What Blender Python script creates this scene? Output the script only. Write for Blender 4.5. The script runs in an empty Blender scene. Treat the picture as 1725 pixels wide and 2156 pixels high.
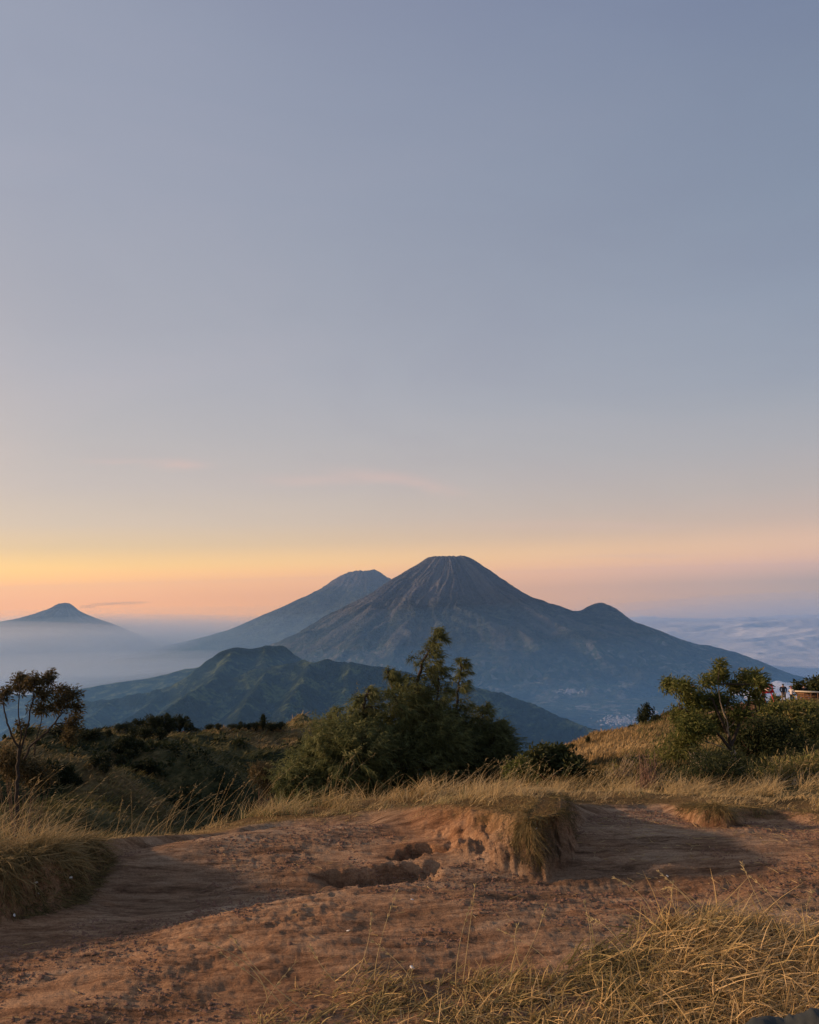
import bpy, math, random
import numpy as np
from mathutils import Matrix, Vector

random.seed(7)
RNG = np.random.default_rng(11)
sc = bpy.context.scene
COL = sc.collection
R = math.radians

# ---------------------------------------------------------------- camera
PITCH, ROLL, HFOV = R(5.55), R(1.7), R(53.0)
PW, PH = 1725.0, 2156.0                       # measuring units on the photograph
FPX = PW / 2 / math.tan(HFOV / 2)
f_ = np.array([0, math.cos(PITCH), math.sin(PITCH)])
r0 = np.array([1.0, 0, 0]); u0 = np.array([0, -math.sin(PITCH), math.cos(PITCH)])
r_ = math.cos(ROLL) * r0 - math.sin(ROLL) * u0
u_ = math.sin(ROLL) * r0 + math.cos(ROLL) * u0
cam_d = bpy.data.cameras.new('camera'); cam = bpy.data.objects.new('camera', cam_d); COL.objects.link(cam)
cam.matrix_world = Matrix(((r_[0], u_[0], -f_[0], 0), (r_[1], u_[1], -f_[1], 0), (r_[2], u_[2], -f_[2], 0), (0, 0, 0, 1)))
cam_d.sensor_fit = 'HORIZONTAL'; cam_d.sensor_width = 36; cam_d.lens = 18 / math.tan(HFOV / 2)
cam_d.clip_start = 0.05; cam_d.clip_end = 200000
sc.camera = cam

# ---------------------------------------------------------------- light
SUN_AZ = R(-82)       # angle from the view direction, negative is to the left
SUN_EL = R(13)
SUN_STRENGTH = 4.3
SUN_COLOR = (1.0, 0.65, 0.40)
SUN_DIR = Vector((math.sin(SUN_AZ) * math.cos(SUN_EL), math.cos(SUN_AZ) * math.cos(SUN_EL), math.sin(SUN_EL)))
sd = bpy.data.lights.new('sun', 'SUN'); sun = bpy.data.objects.new('sun', sd); COL.objects.link(sun)
sd.energy = SUN_STRENGTH; sd.angle = R(2.0); sd.color = SUN_COLOR
sun.rotation_euler = SUN_DIR.to_track_quat('Z', 'Y').to_euler()

def lin(c):
    o = []
    for v in c[:3]:
        v = v / 255.0
        o.append(v / 12.92 if v <= 0.04045 else ((v + 0.055) / 1.055) ** 2.4)
    return tuple(o) + (1.0,)

class NT:
    def __init__(s, tree): s.t = tree; s.n = tree.nodes; s.l = tree.links
    def node(s, ty, **kw):
        n = s.n.new(ty)
        for k, v in kw.items(): setattr(n, k, v)
        return n
    def link(s, a, b): s.l.new(a, b)
    def val(s, sock, v):
        if hasattr(v, 'is_linked') or isinstance(v, bpy.types.NodeSocket): s.l.new(v, sock)
        else: sock.default_value = v
    def math(s, op, a, b=0.0, c=0.0, clamp=False):
        n = s.node('ShaderNodeMath', operation=op, use_clamp=clamp)
        s.val(n.inputs[0], a); s.val(n.inputs[1], b); s.val(n.inputs[2], c); return n.outputs[0]
    def mix(s, f, a, b, blend='MIX'):
        n = s.node('ShaderNodeMix', data_type='RGBA', blend_type=blend)
        s.val(n.inputs[0], f); s.val(n.inputs[6], a); s.val(n.inputs[7], b); return n.outputs[2]
    def ramp(s, f, stops, interp='LINEAR'):
        n = s.node('ShaderNodeValToRGB'); cr = n.color_ramp; cr.interpolation = interp
        s.val(n.inputs[0], f)
        while len(cr.elements) < len(stops): cr.elements.new(0.5)
        for e, (p, c) in zip(cr.elements, stops):
            e.position = p; e.color = c if len(c) == 4 else tuple(c) + (1,)
        return n.outputs[0]
    def maprange(s, v, a, b, c=0.0, d=1.0, smooth=True):
        n = s.node('ShaderNodeMapRange', interpolation_type='SMOOTHSTEP' if smooth else 'LINEAR')
        s.val(n.inputs[0], v)
        for i, q in enumerate((a, b, c, d)): n.inputs[i + 1].default_value = q
        return n.outputs[0]
    def noise(s, vec, scale, detail=4, rough=0.55, dist=0.0):
        n = s.node('ShaderNodeTexNoise')
        if vec is not None: s.link(vec, n.inputs['Vector'])
        n.inputs['Scale'].default_value = scale; n.inputs['Detail'].default_value = detail
        n.inputs['Roughness'].default_value = rough; n.inputs['Distortion'].default_value = dist
        return n.outputs['Fac']

# world: a dawn sky, warm towards the sun, violet blue away from it
world = bpy.data.worlds.new('World'); sc.world = world; world.use_nodes = True
w = NT(world.node_tree); w.n.clear()
tc = w.node('ShaderNodeTexCoord'); sep = w.node('ShaderNodeSeparateXYZ'); w.link(tc.outputs['Generated'], sep.inputs[0])
zz = sep.outputs[2]
el = w.math('DIVIDE', w.math('ARCSINE', zz), math.pi / 2)            # 0 at the horizon, 1 at the zenith
hl = w.math('SQRT', w.math('SUBTRACT', 1.0, w.math('MULTIPLY', zz, zz)))
ds = w.math('ADD', w.math('MULTIPLY', sep.outputs[0], math.sin(SUN_AZ)), w.math('MULTIPLY', sep.outputs[1], math.cos(SUN_AZ)))
sA = w.math('DIVIDE', ds, w.math('MAXIMUM', hl, 0.001))               # cosine of the angle to the sun's side
def E(deg, c, g=1.0): return (deg / 90.0, tuple(v * g for v in lin(c)[:3]) + (1,))
SUNSIDE = [E(0, (255, 164, 62), 2.0), E(1.0, (255, 172, 64), 2.05), E(2.2, (255, 200, 104), 1.5), E(3.4, (252, 212, 152), 1.06), E(5, (234, 209, 180)), E(7.5, (216, 200, 188)), E(11, (200, 192, 189)),
           E(15, (188, 185, 190)), E(20, (178, 178, 187)), E(26, (169, 172, 186)), E(32, (162, 167, 184)), E(38, (157, 163, 181)), E(60, (140, 150, 174)), E(90, (122, 136, 166))]
FARSIDE = [E(0, (188, 160, 132), 1.25), E(1.0, (226, 174, 136), 1.42), E(2.4, (228, 184, 154), 1.2), E(4, (208, 182, 168), 1.03), E(6, (192, 180, 175)), E(9, (174, 174, 179)),
           E(13, (158, 166, 180)), E(18, (145, 156, 175)), E(24, (135, 148, 169)), E(31, (127, 140, 164)), E(38, (116, 130, 160)), E(60, (102, 119, 154)), E(90, (95, 112, 148))]
ca = w.ramp(el, SUNSIDE); cb = w.ramp(el, FARSIDE)
fac = w.maprange(sA, -0.42, 0.62, 0, 1, smooth=False)
skyc = w.mix(fac, cb, ca)
# beyond the left edge the same glow strengthens towards the risen sun
glow = w.math('MULTIPLY', w.maprange(sA, 0.5, 1.0), w.maprange(el, 0.35, 0.0))
skyc = w.mix(w.math('MULTIPLY', glow, 0.55), skyc, (1.5, 0.85, 0.35, 1))
# thin cirrus: two faint pink wisps
azn = w.math('ARCTAN2', sep.outputs[0], sep.outputs[1])
mp = w.node('ShaderNodeMapping'); w.link(tc.outputs['Generated'], mp.inputs[0]); mp.inputs['Scale'].default_value = (1.0, 1.0, 7)
cn = w.noise(mp.outputs[0], 9, 6, 0.6, 0.6)
tot = None
for a0, e0, sa, se, sl, am in ((-15.8, 9.0, 1.7, 0.32, 0.02, 0.42), (-19.5, 9.1, 2.2, 0.22, 0.0, 0.2), (-6.5, 8.0, 4.0, 0.36, 0.0, 0.24), (-2.0, 8.1, 3.4, 0.42, -0.14, 0.24), (1.5, 7.3, 2.8, 0.45, -0.28, 0.22), (12.0, 4.1, 7.0, 0.35, -0.05, 0.30), (15.0, 2.0, 4.0, 0.16, -0.03, 0.25)):
    da = w.math('SUBTRACT', azn, R(a0)); de = w.math('SUBTRACT', w.math('SUBTRACT', w.math('MULTIPLY', el, math.pi / 2), R(e0)), w.math('MULTIPLY', da, sl))
    de = w.math('ADD', de, w.math('MULTIPLY', w.math('SUBTRACT', cn, 0.5), R(1.1)))
    q = w.math('ADD', w.math('POWER', w.math('DIVIDE', w.math('ABSOLUTE', da), R(sa)), 2.0), w.math('POWER', w.math('DIVIDE', w.math('ABSOLUTE', de), R(se)), 2.0))
    gsn = w.math('MULTIPLY', w.math('POWER', 2.718, w.math('MULTIPLY', q, -1.0)), am)
    tot = gsn if tot is None else w.math('ADD', tot, gsn)
skyc = w.mix(w.math('MULTIPLY', tot, w.maprange(cn, 0.3, 0.6, 0.35, 1.0)), skyc, lin((240, 200, 184)))
mp2 = w.node('ShaderNodeMapping'); w.link(tc.outputs['Generated'], mp2.inputs[0]); mp2.inputs['Scale'].default_value = (1.0, 1.0, 2.6); mp2.inputs['Rotation'].default_value = (0.0, 0.5, 0.0)
st = w.noise(mp2.outputs[0], 2.4, 5, 0.55, 0.8)
skyc = w.mix(1.0, skyc, w.ramp(st, [(0.3, (0.965, 0.955, 0.97)), (0.5, (1.0, 1.0, 1.0)), (0.7, (1.04, 1.02, 1.015))]), 'MULTIPLY')
sky = w.node('ShaderNodeTexSky', sky_type='NISHITA'); sky.sun_disc = False
sky.sun_elevation = SUN_EL; sky.sun_rotation = SUN_AZ; sky.altitude = 2500
b1 = w.node('ShaderNodeBackground'); w.link(skyc, b1.inputs[0]); b1.inputs[1].default_value = 0.78
b2 = w.node('ShaderNodeBackground'); w.link(sky.outputs[0], b2.inputs[0]); b2.inputs[1].default_value = 0.05 * 0.1
ad = w.node('ShaderNodeAddShader'); w.link(b1.outputs[0], ad.inputs[0]); w.link(b2.outputs[0], ad.inputs[1])
wo = w.node('ShaderNodeOutputWorld'); w.link(ad.outputs[0], wo.inputs[0])

sc.view_settings.view_transform = 'Standard'; sc.view_settings.look = 'None'
sc.view_settings.gamma = 1; sc.view_settings.exposure = 0.25; sc.view_settings.use_curve_mapping = False
sc.render.engine = 'CYCLES'
cy = sc.cycles
cy.use_denoising = True
try: cy.denoiser = 'OPENIMAGEDENOISE'
except Exception: pass
cy.max_bounces = 6; cy.diffuse_bounces = 3; cy.glossy_bounces = 2; cy.transmission_bounces = 3; cy.volume_bounces = 4
cy.transparent_max_bounces = 8; cy.caustics_reflective = False; cy.caustics_refractive = False

# ---------------------------------------------------------------- helpers
def ray(px, py):
    d = f_ + r_ * ((px - PW / 2) / FPX) + u_ * ((PH / 2 - py) / FPX)
    return d / np.linalg.norm(d)
def at(px, py, dist):
    """point on the ray whose HORIZONTAL distance is dist"""
    d = ray(px, py); return d * (dist / math.hypot(d[0], d[1]))
def az_of(px, py=1650):
    d = ray(px, py); return math.atan2(d[0], d[1])

def tag(o, label=None, cat=None, group=None, kind=None):
    if label: o['label'] = label
    if cat: o['category'] = cat
    if group: o['group'] = group
    if kind: o['kind'] = kind
    return o
def empty(name, loc, label, cat, group=None, rz=0.0):
    o = bpy.data.objects.new(name, None); COL.objects.link(o)
    o.location = loc; o.rotation_euler = (0, 0, rz); o.empty_display_size = 0.2
    return tag(o, label, cat, group)
def build(name, V, Q=None, T=None, mat=None, parent=None, smooth=False, attrs=None, link=True):
    """ONE mesh object from numpy arrays"""
    V = np.asarray(V, dtype=np.float64).reshape(-1, 3)
    Q = np.zeros((0, 4), int) if Q is None else np.asarray(Q, int).reshape(-1, 4)
    T = np.zeros((0, 3), int) if T is None else np.asarray(T, int).reshape(-1, 3)
    me = bpy.data.meshes.new(name)
    me.vertices.add(len(V)); me.vertices.foreach_set('co', V.astype(np.float32).ravel())
    nl = Q.size + T.size
    me.loops.add(nl); me.loops.foreach_set('vertex_index', np.concatenate([Q.ravel(), T.ravel()]).astype(np.int32))
    npoly = len(Q) + len(T)
    me.polygons.add(npoly)
    st = np.concatenate([np.arange(len(Q)) * 4, Q.size + np.arange(len(T)) * 3]).astype(np.int32)
    me.polygons.foreach_set('loop_start', st)
    if smooth: me.polygons.foreach_set('use_smooth', np.ones(npoly, bool))
    me.update(calc_edges=True)
    for k, a in (attrs or {}).items():
        at_ = me.attributes.new(k, 'FLOAT', 'POINT'); at_.data.foreach_set('value', np.asarray(a, np.float32).ravel())
    if mat: me.materials.append(mat)
    if not link: return me
    o = bpy.data.objects.new(name, me); COL.objects.link(o)
    if parent is not None: o.parent = parent
    return o
def inst(name, me, parent=None, loc=(0, 0, 0), rot=(0, 0, 0), scale=(1, 1, 1)):
    o = bpy.data.objects.new(name, me); COL.objects.link(o); o.parent = parent
    o.location = loc; o.rotation_euler = rot; o.scale = scale; return o

class MB:
    """collects pieces of one mesh"""
    def __init__(s): s.v = []; s.q = []; s.t = []; s.n = 0; s.a = {'tint': [], 'tip': []}
    def add(s, V, Q=None, T=None, tint=0.5, tip=0.0):
        V = np.asarray(V, float).reshape(-1, 3)
        if Q is not None and len(Q): s.q.append(np.asarray(Q, int).reshape(-1, 4) + s.n)
        if T is not None and len(T): s.t.append(np.asarray(T, int).reshape(-1, 3) + s.n)
        s.v.append(V); s.n += len(V)
        s.a['tint'].append(np.broadcast_to(np.asarray(tint, float), (len(V),)))
        s.a['tip'].append(np.broadcast_to(np.asarray(tip, float), (len(V),)))
    def tube(s, pts, rad, sides=5, tint=0.5, cap=True):
        P = np.asarray(pts, float); n = len(P); rad = np.broadcast_to(np.asarray(rad, float), (n,))
        tg = np.gradient(P, axis=0); tg /= np.linalg.norm(tg, axis=1)[:, None] + 1e-9
        ref = np.array([0.31, 0.22, 0.92]) if abs(tg[0][2]) < 0.8 else np.array([0.9, 0.3, 0.1])
        a = np.cross(tg, ref); a /= np.linalg.norm(a, axis=1)[:, None] + 1e-9; b = np.cross(tg, a)
        th = np.arange(sides) * 2 * math.pi / sides
        V = P[:, None, :] + rad[:, None, None] * (np.cos(th)[None, :, None] * a[:, None, :] + np.sin(th)[None, :, None] * b[:, None, :])
        i = np.arange(n - 1)[:, None]; j = np.arange(sides)[None, :]; j2 = (j + 1) % sides
        Q = np.stack([i * sides + j, i * sides + j2, (i + 1) * sides + j2, (i + 1) * sides + j], -1).reshape(-1, 4)
        V = V.reshape(-1, 3); T = None
        if cap:
            V = np.vstack([V, P[0], P[-1]]); k = n * sides; jj = np.arange(sides); j3 = (jj + 1) % sides
            T = np.vstack([np.stack([np.full(sides, k), j3, jj], -1), np.stack([np.full(sides, k + 1), (n - 1) * sides + jj, (n - 1) * sides + j3], -1)])
        s.add(V, Q, T, tint)
    def box(s, c, size, rot=None, tint=0.5):
        x, y, z = [v / 2 for v in size]
        V = np.array([[-x, -y, -z], [x, -y, -z], [x, y, -z], [-x, y, -z], [-x, -y, z], [x, -y, z], [x, y, z], [-x, y, z]])
        if rot is not None: V = V @ np.array(rot).T
        s.add(V + np.asarray(c), [[0, 3, 2, 1], [4, 5, 6, 7], [0, 1, 5, 4], [1, 2, 6, 5], [2, 3, 7, 6], [3, 0, 4, 7]], None, tint)
    def build(s, name, mat, parent=None, smooth=False, link=True):
        V = np.vstack(s.v) if s.v else np.zeros((0, 3))
        return build(name, V, np.vstack(s.q) if s.q else None, np.vstack(s.t) if s.t else None, mat, parent, smooth,
                     {k: np.concatenate(v) for k, v in s.a.items()} if s.v else None, link)

def strands(mb, root, d, length, bend, width, segs=3, kind='blade', tint=None, rng=RNG):
    """many thin blades, needles or leaves in one go"""
    N = len(root)
    if N == 0: return
    length = np.broadcast_to(length, (N,)); width = np.broadcast_to(width, (N,))
    bend = np.broadcast_to(np.asarray(bend, float), (N, 3))
    t = np.linspace(0, 1, segs + 1)
    P = root[:, None, :] + d[:, None, :] * (length[:, None] * t)[:, :, None] + bend[:, None, :] * (length[:, None] * t ** 2)[:, :, None]
    sd_ = np.cross(d, rng.normal(size=(N, 3))); sd_ /= np.linalg.norm(sd_, axis=1)[:, None] + 1e-9
    if kind == 'blade': pr = 1 - 0.88 * t ** 1.6
    elif kind == 'leaf': pr = np.sin(np.pi * (0.08 + 0.86 * t)) ** 0.8
    else: pr = 1 - 0.6 * t
    W = sd_[:, None, :] * (0.5 * width[:, None] * pr)[:, :, None]
    V = np.stack([P - W, P + W], 2).reshape(-1, 3)
    b = (np.arange(N) * (segs + 1) * 2)[:, None]; k = np.arange(segs)[None, :] * 2
    Q = np.stack([b + k, b + k + 1, b + k + 3, b + k + 2], -1).reshape(-1, 4)
    if tint is None: tint = rng.random(N)
    mb.add(V, Q, None, np.repeat(np.broadcast_to(tint, (N,)), (segs + 1) * 2), np.tile(np.repeat(t, 2), N))

def unit(v): return v / (np.linalg.norm(v, axis=-1, keepdims=True) + 1e-9)
def rdirs(n, rng=RNG): return unit(rng.normal(size=(n, 3)))
def sstep(a, b, x):
    t = np.clip((x - a) / (b - a), 0, 1); return t * t * (3 - 2 * t)

def _h(ix, iy, seed):
    n = (ix.astype(np.int64) * 374761393 + iy.astype(np.int64) * 668265263 + seed * 1274126177) & 0xffffffff
    n = ((n ^ (n >> 13)) * 1274126177) & 0xffffffff
    n = n ^ (n >> 16)
    return (n & 0xffff) / 65535.0
def vnoise(x, y, seed=0):
    ix = np.floor(x); iy = np.floor(y); fx = x - ix; fy = y - iy
    fx = fx ** 3 * (fx * (fx * 6 - 15) + 10); fy = fy ** 3 * (fy * (fy * 6 - 15) + 10)
    a = _h(ix, iy, seed); b = _h(ix + 1, iy, seed); c = _h(ix, iy + 1, seed); d = _h(ix + 1, iy + 1, seed)
    return (a * (1 - fx) + b * fx) * (1 - fy) + (c * (1 - fx) + d * fx) * fy
def fbm(x, y, oct=4, seed=0, gain=0.5):
    s = 0; a = 1; tot = 0
    for i in range(oct):
        s = s + a * (vnoise(x, y, seed + i * 17) * 2 - 1); tot += a; a *= gain
        x, y = 1.62 * x + 1.18 * y + 5.3, -1.18 * x + 1.62 * y + 1.7
    return s / tot
def ridged(x, y, oct=4, seed=0, gain=0.5):
    s = 0; a = 1; tot = 0
    for i in range(oct):
        s = s + a * (1 - np.abs(vnoise(x, y, seed + i * 17) * 2 - 1) * 1.6); tot += a; a *= gain
        x, y = 1.62 * x + 1.18 * y + 5.3, -1.18 * x + 1.62 * y + 1.7
    return s / tot
def blur(A, n, axis):
    k = np.exp(-np.linspace(-2, 2, 2 * n + 1) ** 2); k /= k.sum()
    pad = [(0, 0), (0, 0)]; pad[axis] = (n, n)
    B = np.pad(A, pad, mode='edge'); out = 0
    for i, kk in enumerate(k):
        sl = [slice(None), slice(None)]; sl[axis] = slice(i, i + A.shape[axis]); out = out + kk * B[tuple(sl)]
    return out
def gridq(nr, nc, wrap=False):
    i = np.arange(nr - 1)[:, None]; j = np.arange(nc if wrap else nc - 1)[None, :]; j2 = (j + 1) % nc
    return np.stack([i * nc + j, i * nc + j2, (i + 1) * nc + j2, (i + 1) * nc + j], -1).reshape(-1, 4)
def dpoly(X, Y, pts):
    """signed distance (positive on the far side) and parameter along an open polyline"""
    best = np.full(X.shape, 1e9); par = np.zeros(X.shape); sg = np.ones(X.shape)
    acc = 0.0
    for (x1, y1), (x2, y2) in zip(pts[:-1], pts[1:]):
        dx, dy = x2 - x1, y2 - y1; L2 = dx * dx + dy * dy + 1e-12
        t = np.clip(((X - x1) * dx + (Y - y1) * dy) / L2, 0, 1)
        d = np.hypot(X - x1 - t * dx, Y - y1 - t * dy)
        m = d < best; best = np.where(m, d, best); par = np.where(m, acc + t, par)
        sg = np.where(m, np.sign(dx * (Y - y1) - dy * (X - x1)), sg); acc += 1
    return best * sg, par

# ---------------------------------------------------------------- materials
def new_mat(name):
    m = bpy.data.materials.new(name); m.use_nodes = True
    t = NT(m.node_tree); t.n.clear()
    out = t.node('ShaderNodeOutputMaterial'); p = t.node('ShaderNodeBsdfPrincipled'); t.link(p.outputs[0], out.inputs[0])
    p.inputs['Roughness'].default_value = 0.9; p.inputs['Specular IOR Level'].default_value = 0.15
    return m, t, p, out
def bump(t, p, h, strength, dist):
    b = t.node('ShaderNodeBump'); b.inputs['Strength'].default_value = strength; b.inputs['Distance'].default_value = dist
    t.link(h, b.inputs['Height']); t.link(b.outputs[0], p.inputs['Normal']); return b
def plain(name, col, rough=0.8, var=0.25, scale=20, bs=0.0):
    m, t, p, o = new_mat(name)
    tcn = t.node('ShaderNodeTexCoord'); n = t.noise(tcn.outputs['Object'], scale, 4, 0.6)
    c = t.mix(n, tuple(v * (1 - var) for v in col) + (1,), tuple(min(1, v * (1 + var)) for v in col) + (1,))
    t.link(c, p.inputs['Base Color']); p.inputs['Roughness'].default_value = rough
    if bs: bump(t, p, n, 0.6, bs)
    return m
def leafy(name, stops, tipcol=None, tipamt=0.0, trans=0.3, rough=0.75, big=None):
    """foliage and grass: colour by each blade's own tint, tips may differ"""
    m, t, p, out = new_mat(name)
    a = t.node('ShaderNodeAttribute', attribute_name='tint'); b = t.node('ShaderNodeAttribute', attribute_name='tip')
    c = t.ramp(a.outputs['Fac'], [(q, tuple(v) + (1,)) for q, v in stops])
    if tipcol: c = t.mix(t.math('MULTIPLY', b.outputs['Fac'], tipamt), c, tuple(tipcol) + (1,))
    if big:
        g = t.node('ShaderNodeNewGeometry'); n = t.noise(g.outputs['Position'], big[0], 3, 0.6)
        c = t.mix(t.maprange(n, 0.42, 0.62), c, t.mix(1.0, c, tuple(big[1]) + (1,), 'MULTIPLY'))
    t.link(c, p.inputs['Base Color']); p.inputs['Roughness'].default_value = rough
    tr = t.node('ShaderNodeBsdfTranslucent'); t.link(c, tr.inputs[0])
    mx = t.node('ShaderNodeMixShader'); mx.inputs[0].default_value = trans
    t.link(p.outputs[0], mx.inputs[1]); t.link(tr.outputs[0], mx.inputs[2]); t.link(mx.outputs[0], out.inputs[0])
    return m

# soil and turf share the near ground sheet; where turf grows is told by an attribute
mg, t, p, o_ = new_mat('soil_and_turf')
tcn = t.node('ShaderNodeTexCoord'); ob = tcn.outputs['Object']
mpn = t.node('ShaderNodeMapping'); t.link(ob, mpn.inputs[0]); mpn.inputs['Rotation'].default_value = (0, 0, R(14)); mpn.inputs['Scale'].default_value = (0.30, 1.5, 1)
n1 = t.noise(ob, 1.1, 4, 0.6, 0.3); n2 = t.noise(mpn.outputs[0], 9, 6, 0.68, 0.6); n3 = t.noise(mpn.outputs[0], 26, 6, 0.78, 0.4); n4 = t.noise(ob, 105, 6, 0.75)
soil = t.ramp(n2, [(0.32, (0.16, 0.100, 0.062)), (0.43, (0.32, 0.205, 0.130)), (0.54, (0.44, 0.300, 0.195)), (0.70, (0.53, 0.385, 0.265))])
soil = t.mix(1.0, soil, (1.08, 1.05, 0.98, 1), 'MULTIPLY')
soil = t.mix(t.maprange(n1, 0.40, 0.62), soil, t.mix(1.0, soil, (1.08, 0.95, 0.85, 1), 'MULTIPLY'))
soil = t.mix(t.math('MULTIPLY', t.maprange(n3, 0.47, 0.60), 0.55), soil, t.mix(1.0, soil, (0.42, 0.38, 0.36, 1), 'MULTIPLY'))
soil = t.mix(t.math('MULTIPLY', t.maprange(n4, 0.52, 0.42), 0.45), soil, t.mix(1.0, soil, (0.45, 0.40, 0.38, 1), 'MULTIPLY'))
ar = t.node('ShaderNodeAttribute', attribute_name='dark_earth_and_shade')  # dark soil patches and pits, plus shade painted round mound, ledge and left bank
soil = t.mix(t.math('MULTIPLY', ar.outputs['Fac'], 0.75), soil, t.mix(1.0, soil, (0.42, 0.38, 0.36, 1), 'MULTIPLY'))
ao = t.node('ShaderNodeAttribute', attribute_name='orange_earth')
soil = t.mix(ao.outputs['Fac'], soil, t.mix(1.0, soil, (1.15, 0.92, 0.72, 1), 'MULTIPLY'))
at1 = t.node('ShaderNodeAttribute', attribute_name='turf')
m1 = t.noise(ob, 0.09, 5, 0.65, 0.5); m2 = t.noise(ob, 1.3, 6, 0.72, 0.2)
turf = t.ramp(m2, [(0.30, (0.035, 0.038, 0.015)), (0.48, (0.095, 0.088, 0.035)), (0.62, (0.19, 0.150, 0.062)), (0.78, (0.30, 0.22, 0.10))])
turf2 = t.ramp(m2, [(0.34, (0.012, 0.018, 0.007)), (0.60, (0.035, 0.042, 0.015)), (0.8, (0.075, 0.080, 0.028))])
turf = t.mix(t.maprange(m1, 0.42, 0.58), turf, turf2)
bare = t.node('ShaderNodeAttribute', attribute_name='gold')
turf = t.mix(bare.outputs['Fac'], turf, t.ramp(m2, [(0.32, (0.10, 0.060, 0.024)), (0.55, (0.27, 0.165, 0.065)), (0.75, (0.38, 0.25, 0.11))]))
g = t.mix(at1.outputs['Fac'], soil, turf)
t.link(g, p.inputs['Base Color']); p.inputs['Roughness'].default_value = 0.95; p.inputs['Specular IOR Level'].default_value = 0.08
hh = t.math('ADD', t.math('MULTIPLY', n2, 0.15), t.math('ADD', t.math('MULTIPLY', n3, 0.55), t.math('MULTIPLY', n4, 0.40)))
bn = bump(t, p, hh, 1.0, 0.03)
b2n = t.node('ShaderNodeBump'); b2n.inputs['Distance'].default_value = 0.6
t.link(t.math('MULTIPLY', at1.outputs['Fac'], 0.9), b2n.inputs['Strength']); t.link(m2, b2n.inputs['Height']); t.link(b2n.outputs[0], bn.inputs['Normal'])
M_GROUND = mg

M_STRAW = leafy('straw_grass', [(0, (0.16, 0.115, 0.042)), (0.3, (0.33, 0.225, 0.085)), (0.6, (0.45, 0.32, 0.14)), (0.85, (0.56, 0.43, 0.22)), (1, (0.17, 0.18, 0.06))], (0.62, 0.46, 0.25), 0.45, 0.25)
M_FORE = leafy('foreground_grass', [(0, (0.055, 0.070, 0.024)), (0.22, (0.13, 0.14, 0.045)), (0.40, (0.27, 0.22, 0.085)), (0.65, (0.50, 0.34, 0.14)), (1, (0.72, 0.53, 0.28))], (0.70, 0.47, 0.22), 0.4, 0.25)
M_CASU = leafy('casuarina_needles', [(0, (0.034, 0.044, 0.020)), (0.5, (0.105, 0.115, 0.042)), (0.85, (0.165, 0.180, 0.068)), (1, (0.26, 0.24, 0.105))], (0.185, 0.20, 0.078), 0.4, 0.3)
M_LEAF = leafy('dark_leaves', [(0, (0.016, 0.024, 0.010)), (0.6, (0.048, 0.058, 0.020)), (1, (0.11, 0.105, 0.04))], None, 0, 0.3)
M_LEAF2 = leafy('olive_leaves', [(0, (0.040, 0.052, 0.014)), (0.5, (0.105, 0.120, 0.030)), (0.85, (0.19, 0.18, 0.055)), (1, (0.28, 0.21, 0.09))], None, 0, 0.35)
M_LEAF3 = leafy('brown_tinged_leaves', [(0, (0.035, 0.030, 0.015)), (0.5, (0.085, 0.070, 0.030)), (1, (0.17, 0.12, 0.055))], None, 0, 0.35)
M_BUSH = leafy('hill_bush_leaves', [(0, (0.010, 0.016, 0.007)), (0.7, (0.028, 0.036, 0.013)), (1, (0.060, 0.062, 0.022))], None, 0, 0.2)
M_FLOWERCOL = plain('white_petal', (0.75, 0.72, 0.66), 0.6, 0.06, 60)
M_BARK = plain('dark_bark', (0.060, 0.046, 0.036), 0.9, 0.4, 30, 0.01)
M_PALE = plain('pale_bark', (0.40, 0.31, 0.22), 0.8, 0.25, 25, 0.004)
M_TWIG = plain('dry_twig', (0.20, 0.12, 0.085), 0.85, 0.3, 25)

# ---------------------------------------------------------------- near and middle ground
def gp(px, py, z=-1.5):
    d = ray(px, py); k = z / d[2]; return (d[0] * k, d[1] * k)

# front edge of the turf (bank), as seen along the foot of the bank
EDGE = [(-500, 2060, .22, .16), (-200, 1975, .22, .14), (0, 1935, .24, .12), (100, 1905, .25, .12), (170, 1872, .22, .12), (208, 1836, .17, .12), (245, 1802, .10, .11), (335, 1775, .07, .10),
        (430, 1752, .05, .08), (520, 1733, .04, .08), (620, 1722, .04, .10), (700, 1722, .05, .12), (780, 1720, .07, .18), (840, 1742, .10, .26), (900, 1766, .13, .34),
        (960, 1788, .16, .34), (1020, 1804, .19, .28), (1075, 1820, .23, .17), (1140, 1824, .26, .06), (1192, 1808, .26, .05), (1216, 1775, .24, .06), (1224, 1745, .20, .10), (1240, 1708, .09, .12),
        (1300, 1690, .04, .12), (1390, 1682, .03, .10), (1440, 1700, .08, .05), (1480, 1722, .12, .04), (1535, 1726, .12, .04), (1575, 1706, .07, .06), (1640, 1700, .05, .08), (1725, 1716, .05, .08), (1900, 1740, .05, .1), (2300, 1800, .05, .1)]
EDGE_XY = [gp(a, b) for a, b, _, _ in EDGE]
EH = np.array([e[2] for e in EDGE]); EW = np.array([e[3] for e in EDGE])

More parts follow.
